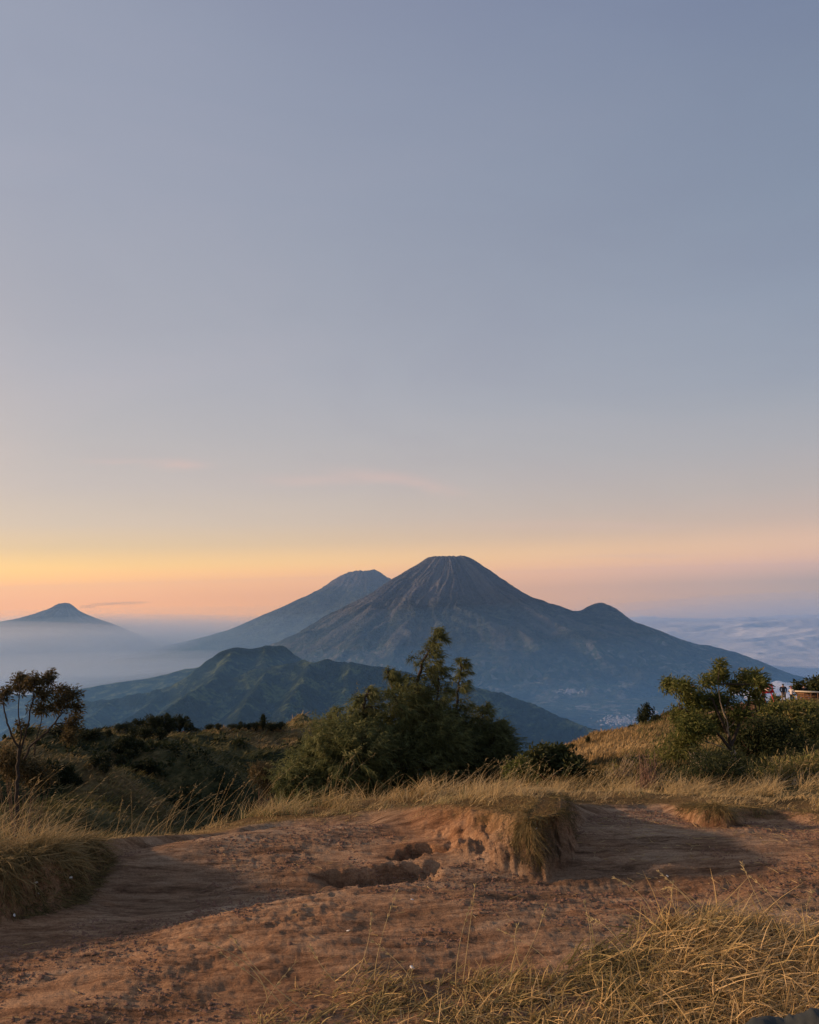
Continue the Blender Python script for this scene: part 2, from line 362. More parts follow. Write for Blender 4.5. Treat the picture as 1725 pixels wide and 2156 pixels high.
# columns of the landform: horizontal distance -> height, read off the photograph's slopes
def zc(px, py, d): return at(px, py, d)[2]
def colz(px, *kn):
    """knots (distance, photograph y) or (distance, None, z)"""
    out = [(0.1, -1.5), (5.2, -1.5)]
    for k in kn: out.append((k[0], zc(px, k[1], k[0]) if k[1] is not None else k[2]))
    return px, out
T_ = [
    colz(-1500, (6.5, None, -1.8), (12, None, -4.5), (40, None, -12), (90, None, -20), (170, None, -30), (250, None, -60), (450, None, -170)),
    colz(-400, (6.0, None, -1.8), (10, None, -4.2), (25, None, -10), (60, 1655), (72, 1665), (90, 1625), (105, 1632), (130, 1600), (165, 1570), (250, None, -75), (450, None, -190)),
    colz(0, (5.8, None, -1.75), (9, None, -3.6), (20, None, -8.5), (45, 1740), (60, 1652), (72, 1662), (90, 1632), (105, 1636), (130, 1603), (165, 1568), (250, None, -75), (450, None, -190)),
    colz(110, (5.9, None, -1.75), (9, None, -3.6), (20, None, -8.5), (45, 1735), (60, 1655), (72, 1668), (90, 1603), (103, 1616), (130, 1590), (165, 1558), (250, None, -75), (450, None, -190)),
    colz(175, (6.0, None, -1.75), (9, None, -3.5), (20, None, -8.5), (45, 1730), (60, 1658), (72, 1668), (90, 1628), (103, 1632), (130, 1580), (165, 1545), (250, None, -75), (450, None, -190)),
    colz(250, (6.1, None, -1.75), (9, None, -3.5), (20, None, -8.5), (45, 1730), (60, 1674), (72, 1682), (90, 1622), (103, 1630), (130, 1568), (165, 1527), (250, None, -75), (450, None, -190)),
    colz(340, (6.2, None, -1.72), (9, None, -3.5), (20, None, -8.4), (45, 1735), (60, 1705), (72, 1690), (90, 1610), (103, 1622), (130, 1560), (165, 1520), (250, None, -75), (450, None, -190)),
    colz(430, (6.3, None, -1.70), (9, None, -3.4), (20, None, -8.3), (45, 1740), (60, 1725), (72, 1695), (90, 1632), (103, 1630), (130, 1545), (150, 1532), (250, None, -75), (450, None, -190)),
    colz(520, (6.4, None, -1.66), (9, None, -3.3), (20, None, -8), (45, 1740), (60, 1735), (72, 1710), (90, 1670), (103, 1650), (130, 1575), (155, 1526), (250, None, -75), (450, None, -190)),
    colz(640, (6.5, None, -1.64), (9, None, -3.2), (20, None, -7.8), (45, 1740), (60, 1740), (72, 1720), (90, 1690), (110, 1640), (140, 1560), (175, 1511), (250, None, -70), (450, None, -190)),
    colz(700, (6.5, None, -1.64), (9, None, -3.1), (20, None, -7.6), (45, 1740), (60, 1735), (72, 1722), (90, 1700), (110, 1650), (140, 1580), (180, 1516), (250, None, -75), (450, None, -190)),
    colz(820, (6.6, None, -1.62), (9, None, -3.0), (20, None, -7.0), (45, 1735), (60, 1720), (90, 1700), (110, 1670), (140, 1640), (180, 1600), (250, None, -90), (450, None, -200)),
    colz(1000, (6.7, None, -1.60), (9, None, -2.6), (20, None, -6), (45, 1690), (60, 1700), (90, None, -32), (140, None, -52), (180, None, -72), (250, None, -110), (450, None, -230)),
    colz(1090, (6.8, None, -1.62), (9, None, -2.2), (18, 1650), (30, 1612), (45, None, -11), (90, None, -32), (140, None, -54), (250, None, -115), (450, None, -240)),
    colz(1180, (6.8, None, -1.66), (9, 1652), (18, 1625), (34, 1580), (50, None, -11), (90, None, -32), (140, None, -54), (250, None, -115), (450, None, -240)),
    colz(1250, (6.7, None, -1.64), (9, 1650), (18, 1610), (42, 1556), (60, None, -13), (90, None, -32), (140, None, -54), (250, None, -115), (450, None, -240)),
    colz(1330, (6.7, None, -1.62), (9, 1655), (18, 1600), (50, 1537), (68, None, -14), (90, None, -28), (140, None, -54), (250, None, -115), (450, None, -240)),
    colz(1400, (6.6, None, -1.62), (9, 1650), (18, 1600), (60, 1521), (78, None, -14), (95, None, -24), (140, None, -54), (250, None, -115), (450, None, -240)),
    colz(1500, (6.6, None, -1.62), (9, 1645), (18, 1590), (45, 1530), (74, 1500), (90, None, -16), (110, None, -30), (140, None, -54), (250, None, -115), (450, None, -240)),
    colz(1600, (6.6, None, -1.62), (9, 1635), (18, 1575), (45, 1520), (84, 1485), (97, None, -15), (120, None, -30), (150, None, -54), (250, None, -115), (450, None, -240)),
    colz(1660, (6.5, None, -1.62), (9, 1625), (18, 1560), (45, 1505), (87, 1480), (98, None, -14), (120, None, -28), (150, None, -54), (250, None, -115), (450, None, -240)),
    colz(1725, (6.5, None, -1.60), (9, 1620), (18, 1550), (45, 1500), (88, 1479), (99, None, -14), (120, None, -28), (150, None, -54), (250, None, -115), (450, None, -240)),
    colz(2300, (6.5, None, -1.60), (12, None, -2.4), (45, None, -6), (95, None, -11), (130, None, -22), (250, None, -90), (450, None, -220)),
]
C_AZ = np.array([az_of(a) for a, _ in T_])
LR = np.log(np.geomspace(0.2, 450, 900))
tab = np.zeros((len(LR), len(T_)))
for j, (a, kn) in enumerate(T_):
    kd = np.array([k[0] for k in kn]); kz = np.array([k[1] for k in kn])
    tab[:, j] = np.interp(np.exp(LR), kd, kz)
AZF = np.linspace(-math.pi, math.pi, 2881)
BACK = np.interp(np.exp(LR), [0.2, 6, 15, 60, 200, 450], [-1.5, -1.5, -1.9, -9, -50, -170])
full_az = np.concatenate([[-math.pi, -2.2], C_AZ, [2.2, math.pi]])
full = np.column_stack([BACK, BACK, tab, BACK, BACK])
BASE = np.array([np.interp(AZF, full_az, row) for row in full])
BASE = blur(blur(BASE, 4, 0), 4, 1)

def base_z(X, Y):
    r = np.hypot(X, Y); a = np.arctan2(X, Y)
    fi = np.clip((np.log(np.maximum(r, 0.21)) - LR[0]) / (LR[1] - LR[0]), 0, len(LR) - 1.001)
    fj = np.clip((a + math.pi) / (AZF[1] - AZF[0]), 0, len(AZF) - 1.001)
    i = fi.astype(int); j = fj.astype(int); u = fi - i; v = fj - j
    return (BASE[i, j] * (1 - u) + BASE[i + 1, j] * u) * (1 - v) + (BASE[i, j + 1] * (1 - u) + BASE[i + 1, j + 1] * u) * v

def ell(X, Y, px, py, ax, ay, rot=0.0):
    cx, cy_ = gp(px, py); c, s = math.cos(rot), math.sin(rot)
    dx, dy = X - cx, Y - cy_
    return ((dx * c + dy * s) / ax) ** 2 + ((-dx * s + dy * c) / ay) ** 2

def near_terms(X, Y):
    """bank, hump, pits and soil roughness of the nearest eight metres"""
    r = np.hypot(X, Y)
    wx = X + 0.05 * fbm(X * 3.1, Y * 3.1, 3, 5); wy = Y + 0.05 * fbm(X * 3.1, Y * 3.1, 3, 9)
    d, par = dpoly(wx, wy, EDGE_XY)
    h = np.zeros(X.shape); wd = np.zeros(X.shape); ws = np.zeros(X.shape); q_ = np.linspace(0, len(EDGE) - 1, 3 * len(EDGE))
    for kk in q_:
        ex, ey = np.interp(kk, range(len(EDGE)), [e_[0] for e_ in EDGE_XY]), np.interp(kk, range(len(EDGE)), [e_[1] for e_ in EDGE_XY])
        w_ = 1.0 / ((wx - ex) ** 2 + (wy - ey) ** 2 + 0.004) ** 2
        h += w_ * np.interp(kk, range(len(EDGE)), EH); wd += w_ * np.interp(kk, range(len(EDGE)), EW); ws += w_
    h /= ws; wd /= ws
    fade = 1 - sstep(6.0, 8.0, r)
    bank = sstep(-0.25 * wd, wd, d)
    # the bank sinks back to the general level behind its crown
    z = h * bank * (1 - 0.55 * sstep(0.5, 1.5, d)) * fade
    turf = sstep(0.35 * wd, 1.1 * wd + 0.03, d)
    turf = np.where(d > 0.9, 1.0, turf)
    # long light hump in front, dropping off on its far side
    yb = np.interp(X, [-1.6, -0.8, 0, 0.6, 1.1, 1.6], [3.55, 3.95, 4.18, 4.12, 3.95, 3.7]) + 0.03 * fbm(X * 2, Y * 2, 2, 77)
    hump = sstep(0.9, -0.15, Y - yb + 0 * X) * 0
    s = Y - yb
    prof = np.where(s < 0, np.exp(-(s / 0.62) ** 2), np.exp(-(s / 0.11) ** 2))
    z = z + 0.105 * prof * sstep(-1.7, -0.5, X) * sstep(1.75, 1.0, X)
    # basin behind the hump, trodden way
    z = z - 0.075 * np.exp(-ell(X, Y, 1000, 1850, 1.5, 0.32, 0.05)) * fade
    z = z - 0.05 * np.exp(-ell(X, Y, 1400, 1880, 0.9, 0.35, 0)) * fade
    # raised pale path on the left
    z = z + 0.07 * np.exp(-ell(X, Y, 560, 1765, 1.15, 0.26, 0.16))
    # foot of the left bank
    z = z - 0.05 * np.exp(-ell(X, Y, 300, 1870, 0.5, 0.35, 0.5))
    # pits
    PX_ = X + 0.09 * fbm(X * 8, Y * 8, 3, 171); PY_ = Y + 0.07 * fbm(X * 8, Y * 8, 3, 172); X0_, Y0_ = X, Y; X, Y = PX_, PY_
    e = ell(X, Y, 845, 1878, 0.14, 0.045, 0.3); z = z - 0.11 * sstep(1.3, 0.35, e)
    e2 = ell(X, Y, 800, 1825, 0.36, 0.11, 0.16); clod = sstep(1.5, 0.3, e2)
    e3 = ell(X, Y, 885, 1790, 0.16, 0.06, 0.4); clod = np.maximum(clod, 0.6 * sstep(1.5, 0.3, e3))
    e4 = ell(X, Y, 960, 1885, 0.12, 0.05, 0); clod = np.maximum(clod, 0.8 * sstep(1.4, 0.4, e4))
    z = z - 0.10 * clod + 0.09 * clod * fbm(X0_ * 15, Y0_ * 15, 5, 31, 0.7)
    X, Y = X0_, Y0_
    e5 = ell(X, Y, 1110, 1922, 0.22, 0.035, 0.0); clod5 = sstep(1.3, 0.5, e5)
    z = z - 0.03 * clod5
    # faces of the bank are gullied and crumbling
    face = sstep(-0.05, 0.25, bank) * sstep(1.0, 0.8, bank) * sstep(.08, .2, h)
    z = z + face * 0.11 * fbm(X * 8, Y * 11, 5, 41, 0.68)
    soil = 1 - turf
    c_, s_ = math.cos(0.28), math.sin(0.28)
    U, V = X * c_ + Y * s_, -X * s_ + Y * c_
    near = 1 - sstep(7, 11, r)
    rough = 0.026 * fbm(X * 1.2, Y * 1.6, 3, 3) + 0.013 * fbm(U * 2.6, V * 8, 4, 13, 0.5) + 0.008 * (ridged(U * 9, V * 24, 4, 23, 0.7) - 0.4)
    patch = sstep(-0.15, 0.35, fbm(X * 1.3 + 4, Y * 1.6, 3, 88))
    rough = rough + 0.009 * patch * fbm(U * 22, V * 40, 3, 51, 0.75)
    z = z + rough * near * (0.35 + 0.65 * soil)
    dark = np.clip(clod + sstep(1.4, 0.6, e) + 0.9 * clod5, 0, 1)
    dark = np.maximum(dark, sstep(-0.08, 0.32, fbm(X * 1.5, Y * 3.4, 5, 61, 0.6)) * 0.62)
    dark = np.maximum(dark, np.exp(-ell(X, Y, 1330, 1830, 0.65, 0.22, 0.05)) * 0.75)  # cast shadow right of the mound, painted into the soil colour
    dark = np.maximum(dark, 0.8 * np.exp(-ell(X, Y, 1150, 1840, 0.35, 0.18, 0)))  # shade along the mound's foot, painted as darker soil
    dark = np.maximum(dark, np.exp(-ell(X, Y, 1150, 1805, 0.22, 0.16, 0) ** 2)); dark = np.maximum(dark, np.exp(-ell(X, Y, 1515, 1722, 0.22, 0.07, 0) ** 2))  # shade on the mound's right face and under the ledge, put into the colour
    dark = np.maximum(dark, np.exp(-ell(X, Y, 290, 1850, 0.38, 0.3, 0.3)) * 0.7)  # shadow below the left bank, painted into the soil colour
    orange = np.clip(np.exp(-ell(X, Y, 900, 1760, 0.5, 0.22, 0)) + np.exp(-ell(X, Y, 1020, 1780, 0.4, 0.2, 0)), 0, 1) * 0.45
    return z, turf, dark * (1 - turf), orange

def hill_terms(X, Y):
    r = np.hypot(X, Y); a = np.arctan2(X, Y)
    k = sstep(7, 16, r)
    amp = np.minimum(0.012 * r, 1.6) * k * (1 - 0.85 * sstep(0.36, 0.42, a) * sstep(40, 62, r))
    z = amp * fbm(X / (0.12 * 60), Y / (0.12 * 60), 4, 101, 0.55) * 0.9
    z = z + 0.9 * sstep(25, 60, r) * (1 - sstep(0.36, 0.42, a)) * (fbm(X / 14, Y / 14, 3, 131))
    z = z + sstep(25, 60, r) * sstep(0.20, 0.05, a) * ((6.5 - 3.5 * sstep(105, 135, r)) * np.abs(fbm(X / 30, Y / 30, 2, 133)) + 2.4 * np.abs(fbm(X / 9, Y / 9, 2, 134)) - 1.7)
    z = z + 0.12 * k * fbm(X / 0.9, Y / 0.9, 3, 111, 0.6)
    gold = sstep(0.17, 0.22, a) * sstep(0.33, 0.27, a) * sstep(10, 16, r) * sstep(-0.5, 0.3, fbm(X / 5, Y / 5, 3, 141) + 0.3)
    gold = np.maximum(gold, 0.85 * sstep(7.5, 6.3, r) * sstep(-0.6, 0.0, a + 0.7))
    patch = sstep(0.05, 0.4, fbm(X / 9, Y / 9, 4, 151)) * 0.55 * sstep(20, 60, r)
    return z, np.clip(np.maximum(gold, patch), 0, 1)

def ground_z(X, Y):
    X = np.asarray(X, float); Y = np.asarray(Y, float)
    return base_z(X, Y) + near_terms(X, Y)[0] + hill_terms(X, Y)[0]
def hit(px, py, dmin=2.0, dmax=420):
    """where the ray through a point of the photograph meets the ground"""
    d = ray(px, py); hd = math.hypot(d[0], d[1])
    D = np.geomspace(dmin, dmax, 2500); P = d[None, :] * (D / hd)[:, None]
    g_ = ground_z(P[:, 0], P[:, 1]); i = np.argmax(P[:, 2] < g_)
    if i == 0:                                   # grazes past: the nearest point of the ground below the ray
        i = int(np.argmin((P[:, 2] - g_) / D))
    return np.array([P[i, 0], P[i, 1], g_[i]]), D[i]

az_d = np.linspace(R(-31), R(31), 560)
az_c = np.concatenate([np.linspace(R(31.5), R(60), 40), np.linspace(R(62), R(298), 60), np.linspace(R(300), R(328.5), 40)])
AZ = np.concatenate([az_d, az_c])
RR = np.concatenate([np.geomspace(0.25, 2.0, 14)[:-1], np.geomspace(2.0, 9.0, 370)[:-1], np.geomspace(9.0, 430, 190)])
A2, R2 = np.meshgrid(AZ, RR); X = R2 * np.sin(A2); Y = R2 * np.cos(A2)
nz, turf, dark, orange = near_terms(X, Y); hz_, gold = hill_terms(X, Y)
Z = base_z(X, Y) + nz + hz_
far = R2 > 7.5; turf = np.where(far, 1.0, turf)
q_ = at(1556, 1503, 52); turf = np.where(((X - q_[0]) / 3.2) ** 2 + ((Y - q_[1]) / 9) ** 2 < 1 + 0.5 * fbm(X, Y, 3, 171), 0.0, turf)
# a trodden reddish path on the right slope
# the right end of the mound is hollowed out below its turf
und = np.exp(-ell(X, Y, 1150, 1815, 0.26, 0.22, 0)) * (1 - turf) * sstep(-1.47, -1.40, Z) * sstep(-1.25, -1.33, Z)
Vg = np.stack([X - 0.03 * und, Y + 0.13 * und, Z], -1).reshape(-1, 3)
ground = build('ground', Vg, gridq(len(RR), len(AZ), True)[:, ::-1], None, M_GROUND, None, True, {'turf': turf, 'dark_earth_and_shade': dark, 'gold': gold, 'orange_earth': orange})
tag(ground, 'reddish brown trodden soil of the summit with grassy hills falling away behind it', kind='structure')

# ---------------------------------------------------------------- far land
def far_mat(name, low, high, bare, zlo, zhi, scale, fieldamt=0.0):
    m, t, p, o = new_mat(name)
    g = t.node('ShaderNodeNewGeometry'); pos = g.outputs['Position']
    sp = t.node('ShaderNodeSeparateXYZ'); t.link(pos, sp.inputs[0])
    n = t.noise(pos, scale, 6, 0.68, 0.3); n2 = t.noise(pos, scale * 5, 4, 0.7)
    c = t.ramp(n, [(0.33, tuple(v * 0.5 for v in low)), (0.5, low), (0.62, high)]); c = t.mix(t.maprange(n2, 0.40, 0.60), t.mix(1.0, c, (0.6, 0.6, 0.62, 1), 'MULTIPLY'), t.mix(1.0, c, (1.45, 1.4, 1.3, 1), 'MULTIPLY'))
    hgt = t.math('ADD', sp.outputs[2], t.math('MULTIPLY', t.math('SUBTRACT', n, 0.5), (zhi - zlo) * 1.1))
    c = t.mix(t.maprange(hgt, zlo, zhi), c, t.ramp(n2, [(0.35, tuple(v * 0.75 for v in bare)), (0.65, bare)]))
    sa = t.node('ShaderNodeAttribute', attribute_name='scar'); c = t.mix(t.math('MULTIPLY', sa.outputs['Fac'], 0.75), c, (0.20, 0.185, 0.175, 1))
    if fieldamt:
        mp = t.node('ShaderNodeMapping'); t.link(pos, mp.inputs[0]); mp.inputs['Scale'].default_value = (1, 0.8, 0.0)
        vo = t.node('ShaderNodeTexVoronoi'); t.link(mp.outputs[0], vo.inputs['Vector']); vo.inputs['Scale'].default_value = 1 / 60.0
        sc_ = t.node('ShaderNodeSeparateColor'); t.link(vo.outputs['Color'], sc_.inputs[0])
        fc = t.ramp(sc_.outputs[0], [(0.0, (0.03, 0.05, 0.022)), (0.5, (0.09, 0.115, 0.05)), (0.8, (0.19, 0.165, 0.12)), (1.0, (0.36, 0.33, 0.28))])
        wh = t.math('MULTIPLY', t.maprange(t.noise(pos, 1 / 900.0, 6, 0.72), 0.45, 0.60), t.maprange(sp.outputs[2], -620, -900))
        c = t.mix(t.math('MULTIPLY', wh, fieldamt), c, fc)
    t.link(c, p.inputs['Base Color']); p.inputs['Roughness'].default_value = 1.0; p.inputs['Specular IOR Level'].default_value = 0.0
    bump(t, p, n2, 1.0, 0.45 / scale)
    return m
M_CONE = far_mat('volcano_slopes', (0.036, 0.048, 0.042), (0.072, 0.084, 0.066), (0.098, 0.098, 0.108), -450, 100, 1 / 420.0, 0.8)
M_CONE2 = far_mat('far_volcano_slopes', (0.05, 0.06, 0.04), (0.09, 0.10, 0.06), (0.15, 0.125, 0.11), 0, 500, 1 / 700.0)
M_RIDGE = far_mat('green_ridge', (0.022, 0.034, 0.022), (0.11, 0.135, 0.055), (0.10, 0.10, 0.05), -150, 200, 1 / 160.0)
M_PLAIN = far_mat('valley_floor', (0.045, 0.06, 0.03), (0.08, 0.10, 0.045), (0.1, 0.1, 0.06), 100, 300, 1 / 500.0, 0.9)

def plane_pt(px, py, px0, D):
    """point of the ray lying in the upright plane through the peak, square to the sight line"""
    d = ray(px, py); q = ray(px0, 1250); a = math.atan2(q[0], q[1]); n = np.array([math.sin(a), math.cos(a)]); l = np.array([math.cos(a), -math.sin(a)])
    k = D / (d[0] * n[0] + d[1] * n[1]); return (d[0] * l[0] + d[1] * l[1]) * k, d[2] * k

def cone(name, px0, D, left, right, base, rmax, mat, gully=55, bumps=(), ng=9, crater=0, jag=0, seed=1, nr=200, nt=540, label=''):
    q = ray(px0, 1250); a = math.atan2(q[0], q[1]); cx, cy_ = D * math.sin(a), D * math.cos(a)
    n = np.array([math.sin(a), math.cos(a)]); l = np.array([math.cos(a), -math.sin(a)])
    L = [plane_pt(x, y, px0, D) for x, y in left]; Rr = [plane_pt(x, y, px0, D) for x, y in right]
    def prof(P, r):
        rr = np.array([abs(p_[0]) for p_ in P]); zz_ = np.array([p_[1] for p_ in P]); o = np.argsort(rr)
        rr, zz_ = rr[o], zz_[o]
        rr = np.concatenate([rr, [max(rmax, rr[-1] + 10)]]); zz_ = np.concatenate([zz_, [base]])
        return np.interp(r, rr, zz_)
    r = np.concatenate([[0.1], np.geomspace(60, rmax, nr - 1)]) if rmax < 1e6 else None
    r = np.linspace(0.05, 1, nr) ** 1.35 * rmax; r[0] = 1
    th = np.linspace(0, 2 * math.pi, nt, endpoint=False)
    TH, RRr = np.meshgrid(th, r)
    lx = RRr * np.cos(TH); ly = RRr * np.sin(TH)                 # lx to the right, ly away
    wL = sstep(1, -1, np.cos(TH)); z = prof(L, RRr) * wL + prof(Rr, RRr) * (1 - wL)
    z = blur(z, 3, 0)
    k = ng; TH0 = TH; TH = TH + 0.42 * fbm(lx / (rmax * .16), ly / (rmax * .16), 3, seed + 70) * sstep(0, 0.2, RRr / rmax)
    G = ridged(np.cos(TH) * k + RRr / rmax * 2.5, np.sin(TH) * k + 3 + RRr / rmax * 2.5, 4, seed, 0.55) - 0.45
    G2 = ridged(np.cos(TH) * k * 2.4 + RRr / rmax * 5, np.sin(TH) * k * 2.4 + 7, 3, seed + 50, 0.5) - 0.45
    env = sstep(0.01, 0.10, RRr / rmax) * (0.35 + 0.65 * sstep(1.0, 0.35, RRr / rmax))
    TH = TH0; lat = np.abs(np.cos(TH)) ** 6
    z = z + gully * env * (G + (0.15 + 0.4 * sstep(0.1, 0.4, RRr / rmax)) * G2) * (1 - 0.75 * lat)
    z = z + gully * 0.35 * fbm(lx / (rmax * .025), ly / (rmax * .025), 5, seed + 9, 0.62) * env * (1 - 0.3 * lat)
    for (bx, by, yoff, sx, sy, hgt) in bumps:                        # secondary cones
        bxl, bz = plane_pt(bx, by, px0, D)
        e = ((lx - bxl) / sx) ** 2 + ((ly - yoff) / sy) ** 2
        z = z + hgt * np.exp(-e ** 1.25)
    scar = sstep(0.30, 0.75, ridged(np.cos(TH) * 11 + RRr / rmax * 6, np.sin(TH) * 11 + 2, 3, seed + 91, 0.6)) * sstep(0.5, 0.05, RRr / rmax) * sstep(-0.35, 0.35, fbm(lx / (rmax * .09), ly / (rmax * .09), 3, seed + 92))
    if jag: z = z + jag * fbm(lx / 170, ly / 170, 3, seed + 33) * np.exp(-(RRr / 1700) ** 2)
    if crater:
        z = z - crater * 0.25 * np.exp(-(RRr / crater) ** 2 * 2.2)
    Xw = cx + lx * l[0] + ly * n[0]; Yw = cy_ + lx * l[1] + ly * n[1]
    o = build(name, np.stack([Xw, Yw, z], -1).reshape(-1, 3), gridq(nr, nt, True)[:, ::-1], None, mat, None, True, {'scar': scar})
    tag(o, label, kind='structure'); return o

cone('volcano', 942, 14700,
     [(905, 1172), (897, 1177), (870, 1195), (850, 1208), (825, 1222), (790, 1245), (740, 1272), (690, 1297), (640, 1325), (600, 1345), (560, 1364), (500, 1390), (420, 1420)],
     [(978, 1171), (990, 1175), (1003, 1183), (1040, 1208), (1080, 1236), (1120, 1260), (1160, 1273), (1225, 1293), (1280, 1306), (1340, 1318), (1390, 1333), (1440, 1352), (1480, 1363), (1560, 1386), (1610, 1405), (1680, 1425), (1760, 1440), (1850, 1455)],
     -1950, 10500, M_CONE, gully=150, ng=5, crater=260, jag=22, seed=3,
     bumps=[(1283, 1300, 0, 290, 500, 225), (1246, 1300, 60, 190, 300, 95), (1320, 1300, -200, 600, 600, 60), (1525, 1372, 0, 330, 500, 55), (1490, 1372, 0, 160, 300, 20), (1580, 1385, -300, 500, 600, 40)],
     label='large dark flat-topped volcano in the centre of the view with gullied slopes and a small side cone')
cone('volcano', 770, 27200,
     [(768, 1202), (740, 1205), (718, 1212), (697, 1222), (690, 1231), (660, 1248), (600, 1276), (545, 1299), (485, 1326), (440, 1339), (380, 1354), (300, 1371), (200, 1391), (100, 1407), (0, 1420)],
     [(785, 1199), (800, 1206), (825, 1222), (870, 1250), (950, 1300), (1050, 1360), (1130, 1420), (1250, 1500)],
     -1700, 16500, M_CONE2, jag=75, gully=110, ng=6, seed=21, nr=150, nt=400,
     bumps=[(784, 1200, 0, 90, 150, 35)],
     label='hazy blue jagged-topped volcano standing behind the left flank of the large dark one')
cone('volcano', 135, 32000,
     [(130, 1269), (118, 1273), (105, 1281), (70, 1293), (35, 1303), (0, 1309), (-60, 1322), (-120, 1345)],
     [(140, 1268), (152, 1273), (168, 1287), (195, 1299), (222, 1308), (255, 1320), (300, 1340), (360, 1370)],
     -1900, 7600, M_CONE2, gully=45, ng=6, seed=44, nr=90, nt=260,
     label='small pale far volcano on the horizon at the left with a wisp of smoke beside it')

# green ridges in the middle distance, 4 to 9 km
RL = []
def rl(pts): RL.append([at(a, b, d) for a, b, d in pts])
rl([(60, 1500, 5600), (175, 1478, 5500), (240, 1474, 5400), (300, 1460, 5300), (350, 1447, 5300), (385, 1432, 5300), (410, 1405, 5300), (440, 1382, 5300), (470, 1363, 5300), (495, 1356, 5300), (530, 1361, 5350),
    (560, 1357, 5400), (600, 1363, 5500), (625, 1378, 5600), (655, 1400, 5700), (700, 1430, 5900)])
rl([(495, 1357, 5300), (480, 1390, 5000), (445, 1430, 4700), (400, 1460, 4500), (345, 1495, 4250), (300, 1530, 4100)])
rl([(560, 1357, 5400), (555, 1385, 5000), (560, 1408, 4800)])
rl([(440, 1440, 4850), (480, 1420, 4750), (520, 1408, 4750), (560, 1403, 4750), (600, 1394, 4700), (640, 1388, 4700), (655, 1392, 4650), (690, 1387, 4650), (712, 1393, 4650), (740, 1392, 4600), (800, 1402, 4600), (860, 1412, 4600), (940, 1428, 4600),
    (1000, 1443, 4550), (1060, 1458, 4500), (1120, 1478, 4450), (1180, 1503, 4400), (1250, 1535, 4300), (1320, 1570, 4200)])
rl([(565, 1405, 4750), (550, 1435, 4500), (520, 1475, 4250), (495, 1520, 4000), (470, 1560, 3850)])
rl([(655, 1390, 4650), (640, 1430, 4400), (610, 1475, 4150), (595, 1510, 3950), (560, 1550, 3800)])
rl([(740, 1390, 4600), (730, 1440, 4350), (700, 1490, 4100), (690, 1540, 3850)])
rl([(860, 1412, 4600), (865, 1470, 4300), (850, 1530, 4000)])
rl([(1000, 1443, 4550), (1010, 1500, 4200), (1020, 1560, 3900)])
rl([(350, 1447, 5300), (310, 1490, 4900), (240, 1530, 4500)])
rl([(240, 1474, 5400), (190, 1510, 5000), (130, 1545, 4600)])
gx = np.linspace(-4200, 3300, 400); gy = np.linspace(3300, 7000, 230)
GX, GY = np.meshgrid(gx, gy)
WX = GX + 90 * fbm(GX / 500, GY / 500, 3, 301); WY = GY + 90 * fbm(GX / 500, GY / 500, 3, 302)
Hh = np.full(GX.shape, -1450.0)
for ln in RL:
    for p1, p2 in zip(ln[:-1], ln[1:]):
        dx, dy = p2[0] - p1[0], p2[1] - p1[1]; L2 = dx * dx + dy * dy
        # the crest itself is not warped so that its outline stays where it is
        tt = np.clip(((GX - p1[0]) * dx + (GY - p1[1]) * dy) / L2, 0, 1)
        dd0 = np.hypot(GX - p1[0] - tt * dx, GY - p1[1] - tt * dy)
        t2 = np.clip(((WX - p1[0]) * dx + (WY - p1[1]) * dy) / L2, 0, 1)
        dd1 = np.hypot(WX - p1[0] - t2 * dx, WY - p1[1] - t2 * dy)
        k = sstep(0, 260, dd0); dd = dd0 * (1 - k) + dd1 * k; t3 = tt * (1 - k) + t2 * k
        Hh = np.maximum(Hh, p1[2] + (p2[2] - p1[2]) * t3 - 0.80 * dd ** 1.0 + 25 * sstep(0, 500, dd))
Hh = Hh + 34 * (ridged(GX / 330, GY / 520, 4, 311, 0.55) - 0.5) * sstep(0.0, 220.0, 0 * GX + 200)
Hh = Hh + 7 * fbm(GX / 60, GY / 60, 3, 321)
Hh = blur(blur(Hh, 1, 0), 1, 1)
edge = np.minimum(np.minimum(GX - gx[0], gx[-1] - GX), np.minimum(GY - gy[0], gy[-1] - GY))
Hh = Hh - 500 * sstep(500, 0, edge)
o = build('hill', np.stack([GX, GY, Hh], -1).reshape(-1, 3), gridq(len(gy), len(gx)), None, M_RIDGE, None, True)
tag(o, 'steep blue-green ridge with sunlit spurs below the volcanoes', kind='structure')

rl2 = []
for pts in ([(-100, 1475, 8800), (60, 1462, 8600), (170, 1451, 8400), (250, 1438, 8300), (330, 1423, 8200), (392, 1408, 8100), (470, 1395, 8000), (560, 1390, 8000)],):
    rl2.append([at(a, b, d) for a, b, d in pts])
gx = np.linspace(-6800, 200, 260); gy = np.linspace(5600, 10500, 160); GX, GY = np.meshgrid(gx, gy)
Hh = np.full(GX.shape, -1900.0)
for ln in rl2:
    for p1, p2 in zip(ln[:-1], ln[1:]):
        dx, dy = p2[0] - p1[0], p2[1] - p1[1]
        tt = np.clip(((GX - p1[0]) * dx + (GY - p1[1]) * dy) / (dx * dx + dy * dy), 0, 1)
        dd = np.hypot(GX - p1[0] - tt * dx, GY - p1[1] - tt * dy)
        Hh = np.maximum(Hh, p1[2] + (p2[2] - p1[2]) * tt - 0.22 * dd)
Hh = Hh + 26 * (ridged(GX / 600, GY / 900, 4, 411) - 0.5) + 8 * fbm(GX / 110, GY / 110, 3, 412)
Hh = Hh - 500 * sstep(600, 0, np.minimum(np.minimum(GX - gx[0], gx[-1] - GX), np.minimum(GY - gy[0], gy[-1] - GY)))
o = build('hill', np.stack([GX, GY, Hh], -1).reshape(-1, 3), gridq(len(gy), len(gx)), None, M_RIDGE, None, True)
tag(o, 'low long misty foothill between the green ridge and the far slopes', kind='structure')

